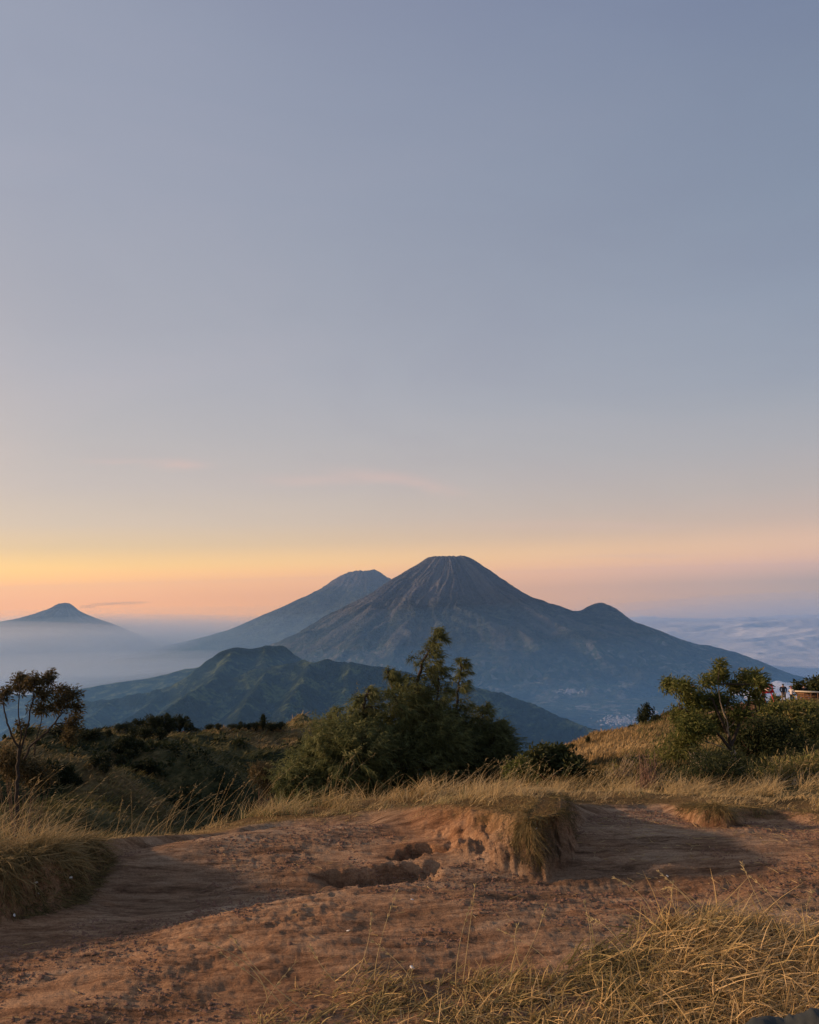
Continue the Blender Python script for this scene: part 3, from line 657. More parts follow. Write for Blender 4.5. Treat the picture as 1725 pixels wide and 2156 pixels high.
# the valley floor, all round and out to the horizon
az = np.concatenate([np.linspace(R(-40), R(40), 200), np.linspace(R(42), R(318), 50)]); rr = np.geomspace(405, 42300, 130)
A2, R2 = np.meshgrid(az, rr); X = R2 * np.sin(A2); Y = R2 * np.cos(A2)
Zf = np.interp(R2, [405, 900, 2000, 3600, 6500, 43000], [-240, -480, -900, -1230, -1330, -1330])
Zf = Zf - 620 * sstep(-0.02, -0.30, A2) * sstep(6000, 16000, R2)
Zf = Zf - 500 * sstep(15000, 26000, R2) - 1000 * sstep(R(4), R(10), A2) * sstep(12000, 18000, R2) - 500 * sstep(R(12), R(20), A2) * sstep(10500, 13500, R2)
Zf = Zf + 45 * fbm(X / 1500, Y / 1500, 4, 501) + 12 * fbm(X / 350, Y / 350, 3, 502) * sstep(30000, 9000, R2)
vf = build('valley_floor', np.stack([X, Y, Zf], -1).reshape(-1, 3), gridq(len(rr), len(az), True)[:, ::-1], None, M_PLAIN, None, True)
tag(vf, 'deep blue hazy valley floor of fields far below the ridge', kind='structure')

# sea of clouds lying over the lowland
mc, t, p, o_ = new_mat('cloud_top')
p.inputs['Base Color'].default_value = (0.86, 0.86, 0.88, 1); p.inputs['Roughness'].default_value = 1; p.inputs['Specular IOR Level'].default_value = 0
tr = t.node('ShaderNodeBsdfTranslucent'); tr.inputs[0].default_value = (0.8, 0.8, 0.85, 1)
mx = t.node('ShaderNodeMixShader'); mx.inputs[0].default_value = 0.25
t.link(p.outputs[0], mx.inputs[1]); t.link(tr.outputs[0], mx.inputs[2]); t.link(mx.outputs[0], o_.inputs[0])
g_ = t.node('ShaderNodeNewGeometry')
bump(t, p, t.noise(g_.outputs['Position'], 1 / 400.0, 6, 0.6, 0.4), 0.22, 200)
az = np.linspace(R(5), R(34), 280); rr = np.geomspace(12500, 42000, 260)
A2, R2 = np.meshgrid(az, rr); X = R2 * np.sin(A2); Y = R2 * np.cos(A2)
WXc = X + 1200 * fbm(X / 5000, Y / 5000, 2, 600); WYc = Y + 900 * fbm(X / 5000, Y / 5000, 2, 605)
bil = 1 - np.abs(fbm(WXc / 4600, WYc / 2100, 3, 601, 0.45)) * 2.0
bil2 = 1 - np.abs(fbm(WXc / 900, WYc / 600, 3, 611, 0.5)) * 2.0
am = 1.0
Zc = -1800 + am * (230 * bil + 32 * bil2 + 170 * fbm(X / 7000, Y / 4500, 3, 602)) - 700 * sstep(R(10), R(5), A2) - 500 * sstep(15500, 12500, R2)
cs = build('cloud_sea', np.stack([X, Y, Zc], -1).reshape(-1, 3), gridq(len(rr), len(az))[:, ::-1], None, mc, None, True)
tag(cs, 'sea of pale rolling clouds spread beyond the right flank of the large volcano', 'clouds', kind='stuff')

# nearer cloud bank glimpsed behind the red sign
az = np.linspace(R(17), R(36), 150); rr = np.geomspace(8200, 13500, 90)
A2, R2 = np.meshgrid(az, rr); X = R2 * np.sin(A2); Y = R2 * np.cos(A2)
Zc = -1470 + 130 * (1 - np.abs(fbm(X / 900, Y / 700, 4, 621)) * 2) + 160 * sstep(R(19), R(24), A2) - 400 * sstep(R(21), R(17), A2) - 300 * sstep(9200, 8200, R2) - 60 - 300 * sstep(12000, 13500, R2)
cb_ = build('cloud_bank', np.stack([X, Y, Zc], -1).reshape(-1, 3), gridq(len(rr), len(az))[:, ::-1], None, mc, None, True)
tag(cb_, 'white cloud bank low in the valley behind the red signboard', 'clouds', kind='stuff')

# villages on the valley floor: pale roofs, a few pixels for a whole street
mv = plain('pale_roofs', (0.34, 0.32, 0.31), 0.8, 0.4, 0.05)
from mathutils.bvhtree import BVHTree
_obs = [ob_ for ob_ in COL.objects if ob_.name in ('volcano', 'valley_floor')]
_bv = []
for ob_ in _obs:
    me = ob_.data; n_ = len(me.vertices); co = np.zeros(n_ * 3, np.float32); me.vertices.foreach_get('co', co)
    pl = np.zeros(len(me.polygons) * 4, np.int32); me.polygons.foreach_get('vertices', pl)
    _bv.append((co.reshape(-1, 3), pl))
_trees = [BVHTree.FromPolygons(c.tolist(), p_.reshape(-1, 4).tolist()) for c, p_ in _bv]
def village(px, py, sx, sy, n, seed, label):
    rg = np.random.default_rng(seed); mb = MB()
    for i in range(n):
        d = Vector(ray(px + rg.normal() * sx, py + rg.normal() * sy)); best = None
        for tr_ in _trees:
            loc, no, ix, di = tr_.ray_cast(Vector((0, 0, 0)), d)
            if loc is not None and (best is None or di < best[1]): best = (loc, di)
        if best is None: continue
        q = best[0]; s = (4 + 5 * rg.random()); w2 = s; l2 = s * 1.4; h = 6; a = rg.random() * 3
        c, s_ = math.cos(a), math.sin(a)
        V = np.array([[-w2, -l2, -12], [w2, -l2, -12], [w2, l2, -12], [-w2, l2, -12], [-w2, -l2, h], [w2, -l2, h], [w2, l2, h], [-w2, l2, h], [0, -l2, h + 5], [0, l2, h + 5]], float)
        mb.add(V @ np.array([[c, -s_, 0], [s_, c, 0], [0, 0, 1]]).T + np.array(q), [[0, 1, 5, 4], [1, 2, 6, 5], [2, 3, 7, 6], [3, 0, 4, 7], [5, 6, 9, 8], [7, 4, 8, 9]], [[4, 5, 8], [6, 7, 9]], rg.random())
    o = mb.build('village', mv); tag(o, label, 'village', kind='stuff')
village(1300, 1518, 20, 5, 170, 5, 'pale roofs of a hillside village on the valley floor left of the small dark tree')
village(1205, 1456, 13, 2.6, 70, 6, 'pale roofs of a smaller village halfway up the foot of the large volcano')
village(1375, 1503, 8, 2.5, 30, 8, 'few pale roofs of a hamlet just right of the small dark tree')

# ---------------------------------------------------------------- air
def vol_mat(name, col, dens, aniso):
    m = bpy.data.materials.new(name); m.use_nodes = True; t = NT(m.node_tree); t.n.clear()
    o = t.node('ShaderNodeOutputMaterial'); v = t.node('ShaderNodeVolumePrincipled'); t.link(v.outputs[0], o.inputs['Volume'])
    v.inputs['Color'].default_value = tuple(col) + (1,); v.inputs['Density'].default_value = dens; v.inputs['Anisotropy'].default_value = aniso
    return m
def boxmesh(name, lo, hi, mat):
    x0, y0, z0 = lo; x1, y1, z1 = hi
    V = [[x0, y0, z0], [x1, y0, z0], [x1, y1, z0], [x0, y1, z0], [x0, y0, z1], [x1, y0, z1], [x1, y1, z1], [x0, y1, z1]]
    return build(name, V, [[0, 3, 2, 1], [4, 5, 6, 7], [0, 1, 5, 4], [1, 2, 6, 5], [2, 3, 7, 6], [3, 0, 4, 7]], None, mat)
hz = boxmesh('haze', (-43000, -43000, -3900), (43000, 43000, 860), vol_mat('haze_air', (0.31, 0.57, 1.0), 1.8e-5, 0.2))
tag(hz, 'thin bluish morning haze filling the air', 'haze', kind='stuff')
def ellipsoid_V(nu=24, nv=16):
    u = np.linspace(0, 2 * math.pi, nu, endpoint=False); v = np.linspace(0.05, math.pi - 0.05, nv)
    U, W = np.meshgrid(u, v); V = np.stack([np.sin(W) * np.cos(U), np.sin(W) * np.sin(U), np.cos(W)], -1).reshape(-1, 3)
    n = len(V); V = np.vstack([V, [0, 0, 1], [0, 0, -1]]); Q = gridq(nv, nu, True)[:, ::-1]
    j = np.arange(nu); j2 = (j + 1) % nu
    T = np.vstack([np.stack([np.full(nu, n), j, j2], -1), np.stack([np.full(nu, n + 1), (nv - 1) * nu + j2, (nv - 1) * nu + j], -1)])
    return V, Q, T
Ve, Qe, Te = ellipsoid_V()
def mist(label, c, semi, tops, col, dens, aniso):
    """one bank of mist, thinning upwards: nested lens-shaped volumes of even density"""
    for i, tp in enumerate(tops):
        m_ = vol_mat('mist_air', col, dens / len(tops), aniso); k = 1.0 - 0.10 * i
        half = tp - c[2]
        o = build('mist', Ve * np.array([semi[0] * k, semi[1] * k, half]) + np.array(c), Qe, Te, m_); tag(o, label, 'mist', kind='stuff')
mist('pale mist settled in the valleys below the peaks', (-13000, 22500, -2000), (26000, 19500), (-150, -420, -700, -1000), (0.52, 0.76, 1.0), 3.3e-5, 0.45)
mist('blue haze hanging over the valley between the summit and the green ridge', (1500, 4300, -2000), (12500, 2900), (-60, -260, -480), (0.22, 0.54, 1.0), 1.6e-4, 0.2)
c = at(20, 1400, 16000)
mist('bright fog pooled in the valley at the left below the long slope', (c[0], c[1], -2200), (11500, 8200), (-960, -1120, -1280, -1420), (0.95, 0.98, 1.0), 2.0e-4, 0.65)
c = at(-60, 1300, 27000)
mist('pale fog in front of the small far volcano', (c[0], c[1], -2200), (7500, 6500), (-480, -640, -800, -980), (0.99, 0.97, 0.955), 3.2e-4, 0.65)
c = at(60, 1300, 33500)
mist('pale fog round the foot of the small far volcano', (c[0], c[1], -2200), (15000, 8500), (-430, -600, -780), (0.98, 0.96, 0.96), 2.6e-4, 0.6)
mist('grey mist over the far end of the sea of clouds', (19000, 36500, -2600), (19000, 6500), (-450, -800, -1100, -1400), (0.78, 0.85, 0.94), 2.2e-4, 0.3)

for (px_, py_, sx_, sz_, den_) in ((185, 1277, 330, 70, 5e-4), (222, 1272, 520, 60, 3.5e-4), (270, 1270, 800, 60, 2e-4)):
    c = at(px_, py_, 31500); o = build('smoke', Ve * np.array([sx_, sx_, sz_]) + c, Qe, Te, vol_mat('smoke_air', (0.45, 0.42, 0.45), den_, 0.1))
    tag(o, 'faint wisp of smoke drifting right from the small far volcano', 'smoke', kind='stuff')

# ---------------------------------------------------------------- grass
def ground_pts(n, xr, yr, keep, rng=RNG):
    x = rng.uniform(*xr, n); y = rng.uniform(*yr, n); m = keep(x, y); return x[m], y[m]
def edge_d(x, y):
    wx = x + 0.05 * fbm(x * 3.1, y * 3.1, 3, 5); wy = y + 0.05 * fbm(x * 3.1, y * 3.1, 3, 9)
    return dpoly(wx, wy, EDGE_XY)
def proj(P):
    """image position (photo units) of world points"""
    P = np.asarray(P); dz = P @ f_; return PW / 2 + FPX * (P @ r_) / dz, PH / 2 - FPX * (P @ u_) / dz

WIND = np.array([0.85, 0.25, 0.0])
# turf band along the summit edge: clumps of dry golden grass, leaning to the right with the wind
x, y = ground_pts(5200, (-4.2, 5.2), (3.4, 9.0), lambda x, y: (edge_d(x, y)[0] > 0.03) & (np.abs(x) < 0.56 * y + 0.5) & (np.hypot(x, y) < 8.4))
dE, pE = edge_d(x, y)
den = RNG.random(len(x)) < np.where(dE < 0.25, 1.0, 0.75)
x, y, dE, pE = x[den], y[den], dE[den], pE[den]
nb = 26
cx = np.repeat(x, nb) + RNG.normal(size=len(x) * nb) * 0.035; cyy = np.repeat(y, nb) + RNG.normal(size=len(x) * nb) * 0.035
dr = np.repeat(dE, nb)
tall = 0.24 + 0.80 * sstep(-0.22, 0.32, fbm(x * 1.3, y * 1.3, 4, 701)); tall = np.repeat(tall, nb)
edge_h = 0.060 + 0.185 * sstep(0.06, 0.50, dr)
h = edge_h * tall * RNG.uniform(0.45, 1.25, len(cx))
ridge_lim = np.where((cx > -0.3), 0.8, 1.0)            # shorter on the worn right-hand crown
h *= ridge_lim
N = len(cx)
cz = ground_z(cx, cyy) - 0.01
lean = np.repeat(RNG.normal(size=(len(x), 3)) * [0.28, 0.28, 0], nb, axis=0) + RNG.normal(size=(N, 3)) * [0.30, 0.30, 0.0]
d = unit(lean + np.array([0.20, 0.0, 1.0])); bend = WIND * RNG.uniform(0.1, 0.6, N)[:, None] + lean * 0.5 + np.array([0, 0, -0.22])
# grass of the very edge hangs over the bank
hang = sstep(0.16, 0.02, dr)[:, None]; out_dir = np.array([0.15, -1.0, 0.0])
d = unit(d * (1 - 0.6 * hang) + out_dir * 0.75 * hang * RNG.random((N, 1))); bend = bend * (1 - hang) + hang * np.array([0.1, -0.1, -0.75])
clump_t = np.repeat(RNG.random(len(x)), nb); green = np.repeat(sstep(0.1, 0.45, fbm(x * 1.1 + 9, y * 1.1, 3, 711)), nb)
tint = np.clip(0.25 + 0.45 * RNG.random(N) + 0.22 * clump_t, 0, 0.86); tint = np.where(RNG.random(N) < 0.35 * green + 0.05, 1.0, tint)
mb = MB()
strands(mb, np.stack([cx, cyy, cz], -1), d, h, bend, RNG.uniform(0.0022, 0.0045, N), 3, 'blade', tint)
o = mb.build('dry_grass', M_STRAW); tag(o, 'band of dry golden grass leaning in the wind along the edge of the bare summit soil', 'grass', kind='stuff')

# tall seed stalks rising out of that band
mb = MB(); NS = 300
x, y = ground_pts(9000, (-3.9, 4.6), (4.3, 8.6), lambda x, y: (edge_d(x, y)[0] > 0.30) & (np.abs(x) < 0.54 * y + 0.3) & (fbm(x * 1.2, y * 1.2, 3, 721) > 0.02))
x, y = x[:NS * 2], y[:NS * 2]; N = len(x)
left = sstep(0.2, -1.0, x); hgt = RNG.uniform(0.22, 0.42, N) * (0.75 + 0.55 * left)
d = unit(np.array([0.25, 0, 1]) + RNG.normal(size=(N, 3)) * [0.18, 0.18, 0]); bend = WIND * RNG.uniform(-0.1, 0.75, N)[:, None] + np.array([0, 0, -0.12])
root = np.stack([x, y, ground_z(x, y)], -1)
strands(mb, root, d, hgt, bend, 0.0026, 4, 'blade', 0.5 + 0.3 * RNG.random(N))
# seed heads: short fine bristles along the last third of the stalk
tt = RNG.uniform(0.72, 1.0, (N, 7)); P = root[:, None, :] + d[:, None, :] * (hgt[:, None] * tt)[:, :, None] + bend[:, None, :] * (hgt[:, None] * tt ** 2)[:, :, None]
dd_ = unit((d + 2 * bend)[:, None, :] + RNG.normal(size=(N, 7, 3)) * 0.35)
strands(mb, P.reshape(-1, 3), dd_.reshape(-1, 3), 0.022, (0, 0, -0.2), 0.002, 2, 'leaf', 0.6 + 0.25 * RNG.random(N * 7))
o = mb.build('seed_stalks', M_STRAW); tag(o, 'tall thin seed stalks rising above the dry grass along the summit edge', 'grass', kind='stuff')

# hanging roots and dry thatch on the faces of the banks
mb = MB(); EX = np.array(EDGE_XY)
def thatch(i0, i1, n, umin, umax, lmin, lmax, wmin, wmax, t0, t1, down, off=0.0, rnd=0.7):
    p_ = RNG.uniform(i0, i1, n); k = np.arange(len(EDGE)); ex = np.interp(p_, k, EX[:, 0]); ey = np.interp(p_, k, EX[:, 1])
    tx = np.interp(p_ + .5, k, EX[:, 0]) - np.interp(p_ - .5, k, EX[:, 0]); ty = np.interp(p_ + .5, k, EX[:, 1]) - np.interp(p_ - .5, k, EX[:, 1])
    L = np.hypot(tx, ty); nx, ny = -ty / L, tx / L; w_ = np.interp(p_, k, EW); u = RNG.uniform(umin, umax, n)
    x = ex + nx * w_ * u; y = ey + ny * w_ * u; z = ground_z(x, y) + 0.004 + off
    d = unit(np.stack([-nx * .9, -ny * .9, 0.25 + 0 * nx], -1) + RNG.normal(size=(n, 3)) * rnd)
    cl = 0.5 + 0.5 * fbm(x * 6, y * 6, 3, 733); m = (fbm(x * 11, y * 11, 3, 741) > -0.12) | (RNG.random(n) < 0.2)
    cdir = np.stack([fbm(x * 5, y * 5, 2, 742), fbm(x * 5, y * 5, 2, 743), fbm(x * 5, y * 5, 2, 744)], -1); d = unit(d + cdir * 1.3)
    x, y, z, d, cl, n = x[m], y[m], z[m], d[m], cl[m], int(m.sum()); lmax_ = lmin + (lmax - lmin) * (0.5 + 0.9 * cl)
    strands(mb, np.stack([x, y, z], -1), d, lmin + (lmax_ - lmin) * RNG.random(n), np.array([0.05, 0, -down]) * RNG.uniform(0.4, 1.3, (n, 1)) + RNG.normal(size=(n, 3)) * 0.3, RNG.uniform(wmin, wmax, n), 3, 'blade', np.clip(t0 + (t1 - t0) * (0.5 * RNG.random(n) + 0.5 * cl), 0, 1))
thatch(0.5, 5.6, 6500, -0.3, 1.6, 0.025, 0.10, 0.002, 0.005, 0.0, 0.75, 0.45)        # the left bank is overgrown
thatch(0.5, 6.0, 5200, 0.5, 2.6, 0.05, 0.16, 0.002, 0.005, 0.3, 1.0, 0.5)
thatch(17.3, 21.5, 950, 0.75, 2.4, 0.02, 0.095, 0.0012, 0.0035, 0.0, 0.6, 0.8, 0.0, 0.95)       # overhanging rim of the cut mound
thatch(16.9, 21.2, 1300, 0.2, 1.0, 0.02, 0.08, 0.001, 0.0025, 0.0, 0.3, 0.8, 0.0, 0.9)
thatch(12.5, 17.2, 1100, 0.75, 1.7, 0.04, 0.10, 0.0015, 0.003, 0.2, 0.9, 0.8)
thatch(15.6, 18.0, 1500, 0.55, 1.8, 0.04, 0.13, 0.0012, 0.003, 0.1, 0.8, 1.0)
thatch(15.0, 17.2, 420, 0.4, 1.1, 0.03, 0.08, 0.0012, 0.003, 0.1, 0.7, 0.9)
thatch(24.5, 30.5, 3200, 0.4, 2.6, 0.04, 0.12, 0.0015, 0.004, 0.1, 0.95, 0.8)       # ledge on the right
o = mb.build('hanging_thatch', leafy('thatch', [(0, (0.050, 0.040, 0.018)), (0.3, (0.13, 0.105, 0.042)), (0.6, (0.30, 0.215, 0.09)), (1, (0.50, 0.36, 0.17))], None, 0, 0.2))
tag(o, 'dark tangled roots and dry thatch hanging from the cut banks of the summit soil', 'grass', kind='stuff')

# foreground grass: messy lying tufts, straw over green
FG = [gp(a, b) for a, b in [(380, 2400), (500, 2220), (580, 2130), (680, 2078), (800, 2060), (900, 2062), (1050, 2060), (1180, 2042), (1270, 2018), (1340, 1985), (1440, 1968), (1560, 1962), (1725, 1958), (2100, 1940)]]
def fg_d(x, y):
    wx = x + 0.07 * fbm(x * 2.5, y * 2.5, 3, 801); wy = y + 0.10 * fbm(x * 2.5, y * 2.5, 3, 802)
    return -dpoly(wx, wy, FG)[0]
x, y = ground_pts(5200, (-0.9, 2.9), (1.5, 4.2), lambda x, y: fg_d(x, y) > -0.02)
dE = fg_d(x, y); xr = x / np.maximum(y, 0.1)
keep = RNG.random(len(x)) < np.clip(0.62 + 0.38 * sstep(-0.05, 0.22, xr), 0, 1) * np.clip(0.35 + dE / 0.2, 0, 1)
bare_p = fbm(x * 2.2 + 3, y * 2.2, 3, 811) > -0.22
keep &= bare_p | (xr > 0.2)
keep &= ~((y < 2.42) & (x > 0.55))          # the dark cloth lies there
x, y, xr = x[keep], y[keep], xr[keep]; nb = 28; N = len(x) * nb
cx = np.repeat(x, nb) + RNG.normal(size=N) * 0.03; cyy = np.repeat(y, nb) + RNG.normal(size=N) * 0.03
flow = np.stack([np.cos(3.0 * fbm(x * 1.1, y * 1.1, 2, 821)), np.sin(3.0 * fbm(x * 1.1, y * 1.1, 2, 821)), 0 * x], -1)
lean = np.repeat(flow * 0.55 + RNG.normal(size=(len(x), 3)) * [0.35, 0.35, 0], nb, axis=0) + RNG.normal(size=(N, 3)) * [0.45, 0.45, 0]
up = RNG.uniform(0.25, 1.0, N); d = unit(lean + np.array([0, 0, 1.0]) * up[:, None]); bend = lean * 0.30 + np.array([0, 0, -0.30]) * RNG.uniform(0.1, 1.6, (N, 1)) + RNG.normal(size=(N, 3)) * 0.16
h = np.where(RNG.random(N) < 0.80, RNG.uniform(0.03, 0.095, N), RNG.uniform(0.08, 0.20, N)) * np.repeat(0.65 + 0.6 * sstep(0.0, 0.35, xr), nb)
cl = np.repeat(RNG.random(len(x)), nb); gr = np.repeat(sstep(-0.15, 0.3, fbm(x * 1.7, y * 1.7, 3, 831)), nb)
right = np.repeat(sstep(0.22, 0.42, xr), nb)
tint = np.clip(RNG.random(N) * 0.62 + 0.02 + 0.24 * cl + 0.14 * right + 0.12 * (h > 0.1) - 0.48 * gr * (1 - 0.5 * right), 0, 1)
mb = MB(); root = np.stack([cx, cyy, ground_z(cx, cyy) - 0.008], -1)
strands(mb, root, d, h, bend, RNG.uniform(0.0028, 0.0070, N), 3, 'blade', tint)
o = mb.build('foreground_grass', M_FORE); tag(o, 'messy straw and green grass tufts lying over the soil closest to the viewer', 'grass', kind='stuff')
# single long stalks that stand out of it
mb = MB()
def stalk(base, via, tip, w=0.004, D=3.4, head=True):
    b = np.array(gp(*base) + (0,)); b[2] = ground_z(b[0], b[1]); hd = math.hypot(b[0], b[1])
    v = at(via[0], via[1], hd); t_ = at(tip[0], tip[1], hd + 0.05); P0, P2 = b, t_
    P1 = 2 * v - 0.5 * (P0 + P2); s_ = np.linspace(0, 1, 14)[:, None]
    P = (1 - s_) ** 2 * P0 + 2 * s_ * (1 - s_) * P1 + s_ ** 2 * P2
    mb.tube(P, np.linspace(w / 2, w / 5, 14), 4, 0.85)
    if head:
        k = RNG.integers(10, 14, 26); dd = unit(P[13] - P[10] + RNG.normal(size=(26, 3)) * 0.02)
        strands(mb, P[k], np.broadcast_to(dd, (26, 3)), 0.02, (0, 0, -0.15), 0.003, 2, 'leaf', 0.9)
for b, v, t2 in [((1378, 1985), (1358, 1895), (1297, 1850)), ((1520, 1995), (1450, 1892), (1390, 1838)), ((1480, 1990), (1440, 1885), (1400, 1870)), ((1455, 1990), (1420, 1910), (1418, 1862)),
                 ((1640, 2000), (1590, 1880), (1563, 1820)), ((1700, 2030), (1650, 1920), (1585, 1850)), ((1345, 2060), (1290, 1965), (1245, 1935)), ((1240, 2080), (1245, 1985), (1232, 1905)),
                 ((975, 2080), (985, 1990), (1000, 1870)), ((960, 2090), (968, 1990), (992, 1905)), ((1070, 2090), (1120, 1990), (1148, 1910)), ((790, 2090), (800, 1990), (835, 1880)), ((740, 2095), (770, 2005), (782, 1930)),
                 ((1180, 2090), (1140, 2010), (1055, 1960)), ((880, 2110), (850, 2040), (790, 1985)), ((745, 2120), (690, 2050), (655, 1995)), ((565, 2120), (520, 2030), (405, 1975)), ((600, 2140), (560, 2080), (470, 2010)), ((650, 2150), (560, 2060), (490, 1975)),
                 ((560, 2180), (555, 2120), (620, 2030)), ((950, 2170), (925, 2120), (925, 2070)), ((1725, 2010), (1700, 1930), (1710, 1880)), ((1600, 2040), (1545, 1960), (1480, 1935)), ((1350, 2040), (1400, 1975), (1460, 1930)), ((1100, 2060), (1085, 1990), (1090, 1950))]:
    stalk(b, v, t2)
o = mb.build('grass_stalks', M_STRAW); tag(o, 'long bowed straw stalks with seed heads standing out of the nearest grass', 'grass', kind='stuff')

# straw litter, twigs and crumbs lying on the soil
mb = MB(); x, y = ground_pts(7000, (-2.6, 3.4), (2.4, 6.6), lambda x, y: (edge_d(x, y)[0] < -0.02) & (np.abs(x) < 0.56 * y) & (fbm(x * 1.4, y * 2, 3, 841) > -0.12))
keep = RNG.random(len(x)) < np.where(x > 0.9, 1.0, 0.30); x, y = x[keep], y[keep]; N = len(x)
root = np.stack([x, y, ground_z(x, y) + 0.006], -1); d = unit(RNG.normal(size=(N, 3)) * [1, 0.8, 0.05])
strands(mb, root, d, RNG.uniform(0.01, 0.085, N), RNG.normal(size=(N, 3)) * [0.15, 0.15, 0.0] + np.array([0, 0, -0.02]), RNG.uniform(0.0016, 0.004, N), 3, 'blade', 0.25 + 0.6 * RNG.random(N))
o = mb.build('straw_litter', M_STRAW); tag(o, 'bits of straw and thin twigs littering the trodden soil', 'litter', kind='stuff')
# crumbs of soil
x, y = ground_pts(60000, (-2.8, 3.4), (2.2, 6.4), lambda x, y: (edge_d(x, y)[0] < 0.0) & (np.abs(x) < 0.56 * y) & (fbm(x * 2.1, y * 3, 4, 851) > -0.02))
x, y = x[:16000], y[:16000]; N = len(x); s_ = RNG.uniform(0.0025, 0.008, N) * RNG.choice([1, 1, 1, 1.8], N)
ico = np.array([[0, 0, 1], [0.9, 0, 0.1], [0.2, 0.85, 0], [-0.8, 0.4, 0.1], [-0.6, -0.7, 0], [0.4, -0.8, 0.1]]); tri = np.array([[0, 1, 2], [0, 2, 3], [0, 3, 4], [0, 4, 5], [0, 5, 1]])
V = (ico[None] * RNG.uniform(0.6, 1.3, (N, 6, 1)) * [1, 1, 0.7]) * s_[:, None, None] + np.stack([x, y, ground_z(x, y)], -1)[:, None, :]
T = (tri[None] + (np.arange(N) * 6)[:, None, None]).reshape(-1, 3)
o = build('soil_crumbs', V.reshape(-1, 3), None, T, plain('soil_crumb', (0.20, 0.11, 0.07), 0.95, 0.4, 8)); tag(o, 'loose crumbs and clods of red-brown soil', 'soil', kind='stuff')

# ---------------------------------------------------------------- hillside cover
def polar_pts(n, a0, a1, r0_, r1_, rng=RNG):
    a = rng.uniform(a0, a1, n); r = np.exp(rng.uniform(math.log(r0_), math.log(r1_), n)); return r * np.sin(a), r * np.cos(a), r, a
# coarse tussocks over the hills behind
def tussocks(name, n, a0, a1, r0_, r1_, mat, label, keep, hmul=1.0, nb=4, tb=0.28):
    x, y, r, a = polar_pts(n, a0, a1, r0_, r1_); m = keep(x, y, r, a); x, y, r = x[m], y[m], r[m]; N = len(x) * nb
    sc_ = np.repeat(0.10 + 0.0055 * r, nb); cx = np.repeat(x, nb) + RNG.normal(size=N) * sc_ * 0.8; cyy = np.repeat(y, nb) + RNG.normal(size=N) * sc_ * 0.8
    mb = MB(); root = np.stack([cx, cyy, ground_z(cx, cyy) - 0.03 * sc_], -1)
    d = unit(RNG.normal(size=(N, 3)) * [0.6, 0.6, 0] + [0.25, 0, 1.0])
    big = np.repeat(fbm(x / 11, y / 11, 4, 861), nb)
    strands(mb, root, d, sc_ * hmul * RNG.uniform(0.5, 1.5, N), WIND * 0.4 + np.array([0, 0, -0.3]), sc_ * 0.26, 1, 'blade', np.clip(RNG.random(N) * 0.45 + tb + 1.1 * big, 0, 1))
    o = mb.build(name, mat); tag(o, label, 'grass', kind='stuff')
M_HILLG = leafy('hill_grass', [(0, (0.035, 0.040, 0.015)), (0.4, (0.085, 0.085, 0.032)), (0.75, (0.19, 0.155, 0.062)), (1, (0.34, 0.24, 0.11))], None, 0, 0.25)
tussocks('hill_grass', 22000, R(-30), R(9), 11, 178, M_HILLG, 'rough dull green grass covering the dark hills below the summit on the left', lambda x, y, r, a: r > 0, 1.0, 4, 0.34)
M_GOLDG = leafy('golden_hill_grass', [(0, (0.09, 0.065, 0.022)), (0.5, (0.24, 0.155, 0.060)), (1, (0.42, 0.29, 0.13))], None, 0, 0.25)
tussocks('golden_grass', 13000, R(7), R(19), 8, 62, M_GOLDG, 'golden brown grass covering the slope between the broad-leaved bush and the wind-bent tree', lambda x, y, r, a: r > 8, 0.9)
tussocks('slope_grass', 9000, R(15), R(29), 8, 92, leafy('slope_grass_green', [(0, (0.03, 0.035, 0.012)), (0.5, (0.11, 0.105, 0.034)), (1, (0.30, 0.21, 0.09))], None, 0, 0.3),
         'mixed green and straw grass covering the right-hand slope up to the viewpoint with people', lambda x, y, r, a: r > 0, 1.1)

# ---------------------------------------------------------------- shrubs and trees
def leafcloud(mb, centers, radii, per, ln, wd, segs=2, kind='leaf', up=0.2, droop=-0.2, rng=RNG, tshift=0.0, wind=0.0, flat=1.0):
    """clusters of leaves; every cluster keeps its own tint so that crowns break into clumps"""
    n = len(centers); c = np.repeat(centers, per, axis=0); rd = np.repeat(radii, per); N = len(c)
    off = rdirs(N, rng) * (rng.random((N, 1)) ** 0.45); off[:, 2] *= flat
    P = c + off * rd[:, None]
    d = unit(off * 0.9 + rng.normal(size=(N, 3)) * 0.6 + np.array([wind, 0, up]))
    ct = np.repeat(rng.random(n), per)
    strands(mb, P, d, ln * rng.uniform(0.5, 1.3, N), np.array([wind * 0.5, 0, droop]), wd * rng.uniform(0.7, 1.3, N), segs, kind,
            np.clip(0.5 * ct + 0.5 * rng.random(N) + tshift, 0, 1), rng)
def bez(a, b, c, n=8):
    t = np.linspace(0, 1, n)[:, None]; return (1 - t) ** 2 * a + 2 * t * (1 - t) * b + t ** 2 * c

def blob_points(px, py, rx, ry, D, n, rng, depth=1.0, gap=0.0, seed=0):
    """points inside an ellipsoid of real size standing at distance D"""
    c = at(px, py, D); s = np.linalg.norm(c) / FPX
    q = rdirs(n, rng) * (rng.random((n, 1)) ** 0.40)
    P = c + q * np.array([rx * s, rx * s * depth, ry * s])
    return P, c, rx * s

